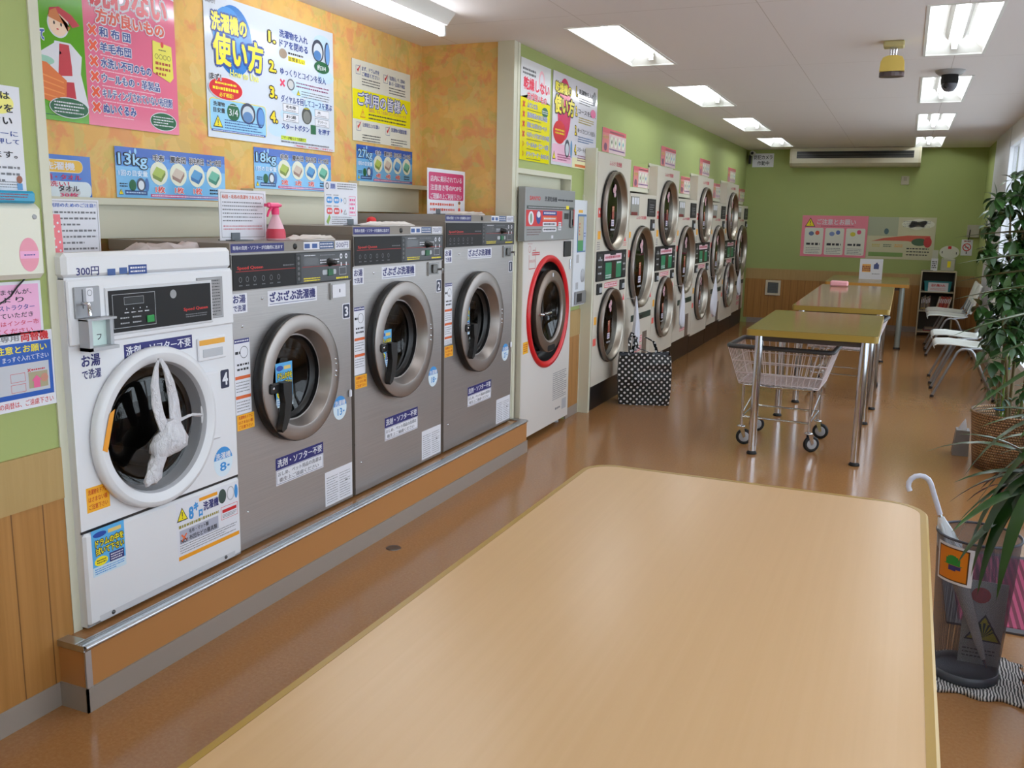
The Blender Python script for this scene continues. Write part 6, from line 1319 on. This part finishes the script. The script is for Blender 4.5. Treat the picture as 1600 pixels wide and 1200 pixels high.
r = root('door_mat', (.60, 3.97, 0), 'crimson striped floor mat with grey border behind the umbrella stand', 'mat'); G().box(-.295, .285, -.40, .40, .0005, .010, mat(), ch=.003).build('carpet', r); g = G()
for b in ((-.335, -.295, -.44, .44), (.285, .298, -.44, .44), (-.295, .285, -.44, -.40), (-.295, .285, .40, .44)): g.box(*b, .0005, .008, C((84, 82, 88), .6))
g.build('border', r)
def zebra():
    s = N('zebra_cloth', .9); n = s.noise(s.vec(), 6, 2); w = s.n('TexWave', Scale=34.0, Distortion=4.0, Detail=1.0); s.l(s.vec(), w.inputs['Vector']); s.col(s.ramp(w.outputs[0], [(0.45, (60, 58, 60)), (0.55, (206, 202, 200))])); return s.m
ZB = zebra(); R_ = random.Random(9); vs = []; fs = []; n = 16
for i in range(n+1):
    for j in range(n+1):
        x, y = -.17+.36*i/n, -.15+.30*j/n; e = min(i, j, n-i, n-j); q = math.hypot(x+.01, y)
        vs.append((x+R_.uniform(-.006, .006)+(.012*math.sin(j*1.3) if i in (0, n) else 0), y+(.012*math.sin(i*1.1) if j in (0, n) else 0), (.0045 if q < .125 else .005+.014*abs(math.sin(i*.9+j*.7))*(1 if i > 8 or j < 5 else .4))))
b = len(vs); vs += [(v[0], v[1], .0006) for v in vs]
for i in range(n):
    for j in range(n): a = i*(n+1)+j; fs += [(a, a+1, a+n+2, a+n+1), (b+a, b+a+n+1, b+a+n+2, b+a+1)]
    for j in (0, n): a = i*(n+1)+j; fs.append((a, a+n+1, b+a+n+1, b+a))
for j in range(n):
    for i in (0, n): a = i*(n+1)+j; fs.append((a, a+1, b+a+1, b+a))
tag(G().add(vs, fs, ZB, True).build('zebra_cloth', loc=(.285, 3.12, 0)), 'crumpled black and white striped cloth under the umbrella stand', 'cloth')
def mesh_mat():
    s = N('black_wire_mesh', .45, .4); uv = s.xyz()
    at = s.math('ARCTAN2', uv[1], uv[0]); u = s.math('MULTIPLY', at, 30.0); v = s.math('MULTIPLY', uv[2], 230.0)
    a_ = s.math('ABSOLUTE', s.math('SUBTRACT', s.math('FRACT', s.math('ADD', s.math('ADD', u, v), 200.0)), .5)); b_ = s.math('ABSOLUTE', s.math('SUBTRACT', s.math('FRACT', s.math('ADD', s.math('SUBTRACT', u, v), 400.0)), .5))
    s.l(s.math('GREATER_THAN', s.math('MAXIMUM', a_, b_), .335), s.b.inputs['Alpha']); s.b.inputs['Base Color'].default_value = L((70, 70, 84)); return s.m
def stand():
    r = root('umbrella_stand', (.300, 3.125, .0055), 'dark wire mesh umbrella stand with orange umbrella sticker', 'umbrella stand'); h = .478; r0, r1 = .098, .122
    WD = C((74, 74, 84), .4, .4)
    G().lathe([(r0+(r1-r0)*k/8, .012+(h-.012)*k/8) for k in range(9)], mesh_mat(), 56).build('mesh_wall', r)
    G().tube([(r1*math.cos(2*PI*k/40), r1*math.sin(2*PI*k/40), h) for k in range(40)], .0045, WD, 8, closed=True).build('rim', r)
    G().lathe([(0, .004), (r0*.9, .004), (r0*.96, .014), (r0, .030), (r0+.004, .030), (r0+.006, .004), (r0+.002, 0), (0, 0.0003)], C((74, 76, 84), .45, .3), 44).build('base_dish', r)
    # wrap-round sticker
    def wrap(g, a0, a1, z0, z1, m, off, n=14):
        vs = []
        for i in range(n+1):
            t = a0+(a1-a0)*i/n
            for z in (z0, z1): q = r0+(r1-r0)*z/h+off; vs.append((q*math.cos(t), q*math.sin(t), z))
        g.add(vs, [(2*i, 2*i+2, 2*i+3, 2*i+1) for i in range(n)], m, True)
    g = G(); A = math.radians; wrap(g, A(202), A(262), .335, .460, PAPER, .003); wrap(g, A(206), A(256), .343, .452, C((90, 50, 20), .4), .0034); wrap(g, A(208), A(254), .347, .448, C((222, 128, 30), .4), .0038)
    for k in range(9): t = -1+2*k/8; hh = .03*math.sqrt(max(0, 1-t*t)); wrap(g, A(231+13*t), A(231+13*(t+.25)), .396, .398+hh, C((40, 140, 60), .4), .0042, 2)
    wrap(g, A(226), A(238), .378, .395, C((60, 50, 110), .4), .0042, 3); wrap(g, A(238), A(245), .383, .395, C((60, 50, 110), .4), .0042, 3)
    g.build('umbrella_sticker', r)['label'] = 'orange umbrella picture sticker'
    # flyer inside the bin, standing behind the umbrella
    fl = root('flyer', (.345, 3.150, .035), 'pale flyer with yellow triangle standing inside the wire mesh umbrella stand', 'flyer'); g = G(Matrix.Rotation(.12, 4, 'X')); g.box(-.065, .055, -.001, .001, .0, .30, C((206, 212, 220), .5)); p = P(g, Matrix.Rotation(.12, 4, 'X') @ FB(0, -.001, 0)); p.tri(.0, .13, .055, C((90, 96, 90), .5), 1); p.tri(.0, .128, .046, C((214, 210, 60), .5), 2)
    for t in range(7): p.poly([(0, .10), (.028*math.cos(PI*t/6)-.004, .125+.028*math.sin(PI*t/6)), (.028*math.cos(PI*t/6)+.004, .125+.028*math.sin(PI*t/6))], C((60, 90, 50), .5), 3)
    p.ell(-.02, .25, .028, .028, C((206, 90, 90), .5), 1); p.fine(-.055, .02, .04, .06, 3, GREYT, 1, .4); g.build('sheet', fl)
    # closed vinyl umbrella
    u = root('umbrella', (.0, .0, .0), 'closed translucent umbrella with white crook handle in the mesh stand', 'umbrella'); A0, B0 = Vector((.362, 3.108, .045)), Vector((.150, 3.13, .615)); d = (B0-A0).normalized()
    u.location = A0; Q = lambda t, off=Vector((0, 0, 0)): d*t+off
    VN = C((228, 228, 234), .2, name='clear_vinyl'); HW = C((222, 222, 240), .25)
    G().tube([Q(0), Q(.03)], .004, CHROME, 10).build('tip', u)
    g = G(); L0 = (B0-A0).length; g.tube([Q(.03), Q(.10), Q(.25), Q(.38), Q(.45), Q(.51)], [.007, .014, .022, .034, .028, .010], VN, 14); 
    for k in range(7): t = 2*PI*k/7; o_ = Vector((.022*math.cos(t), .022*math.sin(t), 0)); g.tube([Q(.34, o_*.8), Q(.42, o_*1.3), Q(.47+.012*(k % 3), o_*.8)], [.009, .011, .004], VN, 6)
    g.build('canopy', u); G().tube([Q(.48), Q(L0-.05)], .006, CHROME, 10).build('shaft', u)
    e = Q(L0-.06); up = d; side = Vector((-1, -.1, .05)).normalized(); side = (side-up*side.dot(up)).normalized()
    pts = [e-up*.03, e, e+up*.05]; c = e+up*.075+side*.034
    for k in range(9): t = PI*k/8*1.08; pts.append(c-side*.034*math.cos(t)+up*.034*math.sin(t)+up*.0)
    G().tube(pts, [.0085]*len(pts), HW, 12).build('handle', u)
stand()

# ================================================================== PLANTS
LEAF = N('schefflera_leaf', .35); n_ = LEAF.noise(LEAF.vec(), 6, 2); LEAF.col(LEAF.ramp(n_.outputs[0], [(.3, (30, 58, 26)), (.7, (62, 100, 44))])); LEAF.b.inputs['Subsurface Weight'].default_value = 0.0; LEAF = LEAF.m
LEAF2 = N('dracaena_leaf', .3); n_ = LEAF2.noise(LEAF2.vec(), 4, 2); LEAF2.col(LEAF2.ramp(n_.outputs[0], [(.3, (26, 54, 22)), (.7, (54, 96, 38))])); LEAF2 = LEAF2.m
STEM = C((110, 92, 56), .7, name='bark'); GST = C((96, 120, 50), .6, name='green_stem')
def leaflet(g, p, d, L_, w, m, droop=.35, n=5, fold=.25):
    d = d.normalized(); up = Vector((0, 0, 1)); s = d.cross(up); s = s.normalized() if s.length > .05 else Vector((1, 0, 0)); nn = s.cross(d).normalized(); vs = []; c = p.copy()
    for i in range(n+1):
        t = i/n; ww = w*math.sin(PI*min(1, (.08+.92*t))**.9)*.5 if t < 1 else 0.0
        vs += [tuple(c-s*ww+nn*ww*fold), tuple(c), tuple(c+s*ww+nn*ww*fold)]
        d = (d-up*droop/n).normalized(); c = c+d*L_/n
    g.add(vs, [(3*i+k, 3*i+k+1, 3*i+4+k, 3*i+3+k) for i in range(n) for k in (0, 1)], m, True)
def wicker():
    s = N('wicker_weave', .5); x = s.xyz(); at = s.math('MULTIPLY', s.math('ARCTAN2', x[1], x[0]), 14.0); v = s.math('MULTIPLY', x[2], 62.0)
    row = s.math('FLOOR', v); ph = s.math('MULTIPLY', s.math('MODULO', row, 2.0), .5); fu = s.math('FRACT', s.math('ADD', s.math('ADD', at, 50.0), ph)); fv = s.math('FRACT', v)
    hgt = s.math('MULTIPLY', s.math('SINE', s.math('MULTIPLY', fu, PI)), s.math('SINE', s.math('MULTIPLY', fv, PI)))
    nz = s.noise(s.vec(), 9, 3); base = s.ramp(nz.outputs[0], [(.3, (134, 92, 56)), (.7, (188, 150, 106))]); gap = s.math('LESS_THAN', hgt, .22); s.col(s.mix(gap, base, (66, 40, 22))); s.bump(hgt, .9, .006); return s.m
def schefflera():
    r = root('potted_schefflera', (.672, 6.10, 0), 'tall umbrella plant tied to stakes in a brown wicker pot by the windows', 'potted plant'); R_ = random.Random(12)
    G().lathe([(0, .001), (.168, .001), (.176, .006), (.188, .12), (.200, .24), (.208, .33), (.214, .345), (.211, .355), (.202, .350), (.196, .33), (.18, .26), (0, .25)], wicker(), 56).build('wicker_pot', r)
    G().lathe([(0, .30), (.10, .305), (.183, .295)], C((60, 50, 44), .9), 30).build('soil', r)
    g = G(); 
    for k in range(9): t = R_.uniform(0, 6.28); q = R_.uniform(.06, .15); g.box(q*math.cos(t)-.02, q*math.cos(t)+.02, q*math.sin(t)-.015, q*math.sin(t)+.015, .30, .318, C((206, 208, 206), .8), ch=.006)
    g.build('white_stones', r)['kind'] = 'stuff'
    stems = [[(-.07, -.03, .30), (-.075, -.03, .8), (-.10, -.02, 1.25), (-.13, -.01, 1.62)], [(.0, .03, .30), (-.01, .02, .85), (-.04, .0, 1.30), (-.06, .02, 1.74)], [(.05, -.04, .30), (.06, -.05, .75), (.08, -.05, 1.2), (.05, -.03, 1.5)], [(-.02, -.08, .3), (-.05, -.09, .6), (-.10, -.12, .85), (-.12, -.12, 1.05)], [(.06, .06, .3), (.08, .10, .8), (.10, .12, 1.3), (.08, .14, 1.6)]]
    for s_ in stems: G().tube(s_, [.010, .009, .007, .004], STEM, 8).build('stem', r)
    for x, y in ((-.050, -.055), (-.030, -.020)): G().tube([(x, y, .26), (x-.02, y, 1.35)], .006, C((120, 150, 60), .5), 8).build('stake', r)
    for z in (.37, .62): G().tube([(-.062+.03*math.cos(k*PI/5), -.042+.03*math.sin(k*PI/5), z) for k in range(10)], .004, C((40, 110, 190), .5), 6, closed=True).build('blue_tie', r)
    g = G(); gp = G()
    def whorl(c, d, L_):
        nl = R_.randint(6, 8); s = d.cross(Vector((0, 0, 1))); s = s.normalized() if s.length > .1 else Vector((1, 0, 0)); f = s.cross(d).normalized()
        for k in range(nl):
            t = 2*PI*k/nl+R_.uniform(-.2, .2); dd = (s*math.cos(t)+f*math.sin(t))*1.0+d*.25+Vector((0, 0, -.15)); leaflet(g, c+dd*.012, dd, L_*R_.uniform(.8, 1.1), L_*.46, LEAF, .9)
    for s_ in stems:
        P_ = [Vector(p) for p in s_]
        for i in range(36 if s_ is not stems[3] else 16):
            t = R_.random(); t = .30+.70*t; q = t*(len(P_)-1); a = min(int(q), len(P_)-2); base = P_[a].lerp(P_[a+1], q-a)
            th = R_.uniform(0, 6.28); l = R_.uniform(.06, .15)*(1.2-.4*t); d = Vector((math.cos(th)-.25, math.sin(th), R_.uniform(-.3, .6))).normalized(); c = base+d*l
            if c.x > .185: c.x = .185-R_.random()*.03
            gp.tube([base, base.lerp(c, .6)+Vector((0, 0, .012)), c], .0022, GST, 4, caps=False); whorl(c, d, R_.uniform(.075, .115))
        for k in range(3): whorl(P_[-1]+Vector((R_.uniform(-.05, .05), R_.uniform(-.05, .05), R_.uniform(0, .05))), Vector((R_.uniform(-.5, .2), R_.uniform(-.5, .5), 1)).normalized(), .09)
    for k in range(6):   # low shoots round the pot
        t = R_.uniform(2.0, 5.2); c = Vector((.15*math.cos(t), .15*math.sin(t), R_.uniform(.44, .62))); gp.tube([(.05*math.cos(t), .05*math.sin(t), .29), tuple(c)], .002, GST, 4, caps=False); whorl(c, Vector((math.cos(t), math.sin(t), .3)), R_.uniform(.05, .08))
    f_ = [v for v in g.v]; g.v = [(min(x, .216), y, z) for x, y, z in f_]
    g.build('foliage', r)['kind'] = 'stuff'; gp.build('leaf_stalks', r)['kind'] = 'stuff'
schefflera()
def dracaena():
    r = root('potted_dracaena', (.615, 3.02, 0), 'long-leaved green plant in a red pot at the right edge of the picture', 'potted plant'); R_ = random.Random(31)
    G().lathe([(0, .001), (.105, .001), (.115, .02), (.140, .30), (.150, .36), (.156, .36), (.157, .40), (.146, .40), (.135, .34), (0, .33)], C((186, 52, 40), .45, name='red_glazed_pot'), 44).build('pot', r)
    G().lathe([(0, .35), (.10, .352), (.134, .345)], C((56, 44, 36), .9), 26).build('soil', r)
    canes = [((.02, .0, .34), (-.06, .02, .84)), ((-.05, .03, .34), (-.12, .05, .70)), ((.04, -.04, .34), (.03, -.03, 1.28)), ((.0, .06, .34), (-.02, .08, 1.50))]
    for a, b in canes: G().tube([a, b], [.016, .013], STEM, 10).build('cane', r)
    g = G()
    for a, b in canes:
        for k in range(26):
            t = R_.uniform(0, 6.28); el = R_.uniform(-.1, 1.1); d = Vector((math.cos(t)*math.cos(el), math.sin(t)*math.cos(el), math.sin(el))); L_ = R_.uniform(.26, .42)
            if d.x > 0: L_ = min(L_, .24/max(d.x, .01)); 
            p0 = Vector(b)+Vector((0, 0, R_.uniform(-.12, .04))); leaflet(g, p0, d, L_, R_.uniform(.034, .048), LEAF2, R_.uniform(.9, 2.0), 8, .35)
    for sx, sy, z, tx, ty, tz, dr in ((0, 0, 1.42, -1, .1, .18, .35), (0, 0, 1.38, -1, -.2, .05, .25), (0, 0, 1.34, -1, .3, .02, .3), (0, 0, 1.30, -1, .0, .0, .3), (0, 0, 1.24, -1, -.1, -.05, .4), (0, 0, 1.2, -1, .2, -.25, .5), (0, 0, 1.15, -.9, -.3, -.3, .5), (0, 0, .9, -1, -.1, .5, 2.0), (0, 0, .88, -1, -.3, .25, 2.2), (0, 0, .84, -1, .1, .2, 2.0), (0, 0, .80, -1, -.4, .3, 2.6), (0, 0, .76, -1, 0, .1, 1.4), (-.10, 0, .74, -1, -.5, .4, 3.4), (-.12, .02, .70, -.8, -.7, .4, 3.6), (-.13, .03, .68, -1, .2, .3, 3.2), (-.12, 0, .72, -.6, -.9, .3, 3.4), (-.1, .03, .78, -1, -.2, -.1, 2.6)):
        leaflet(g, Vector((-.03+sx, .03+sy, z)), Vector((tx, ty, tz)), .46, .040, LEAF2, dr, 9, .35)
    g.v = [(min(x, .275), y, z) for x, y, z in g.v]
    g.build('foliage', r)['kind'] = 'stuff'
dracaena()
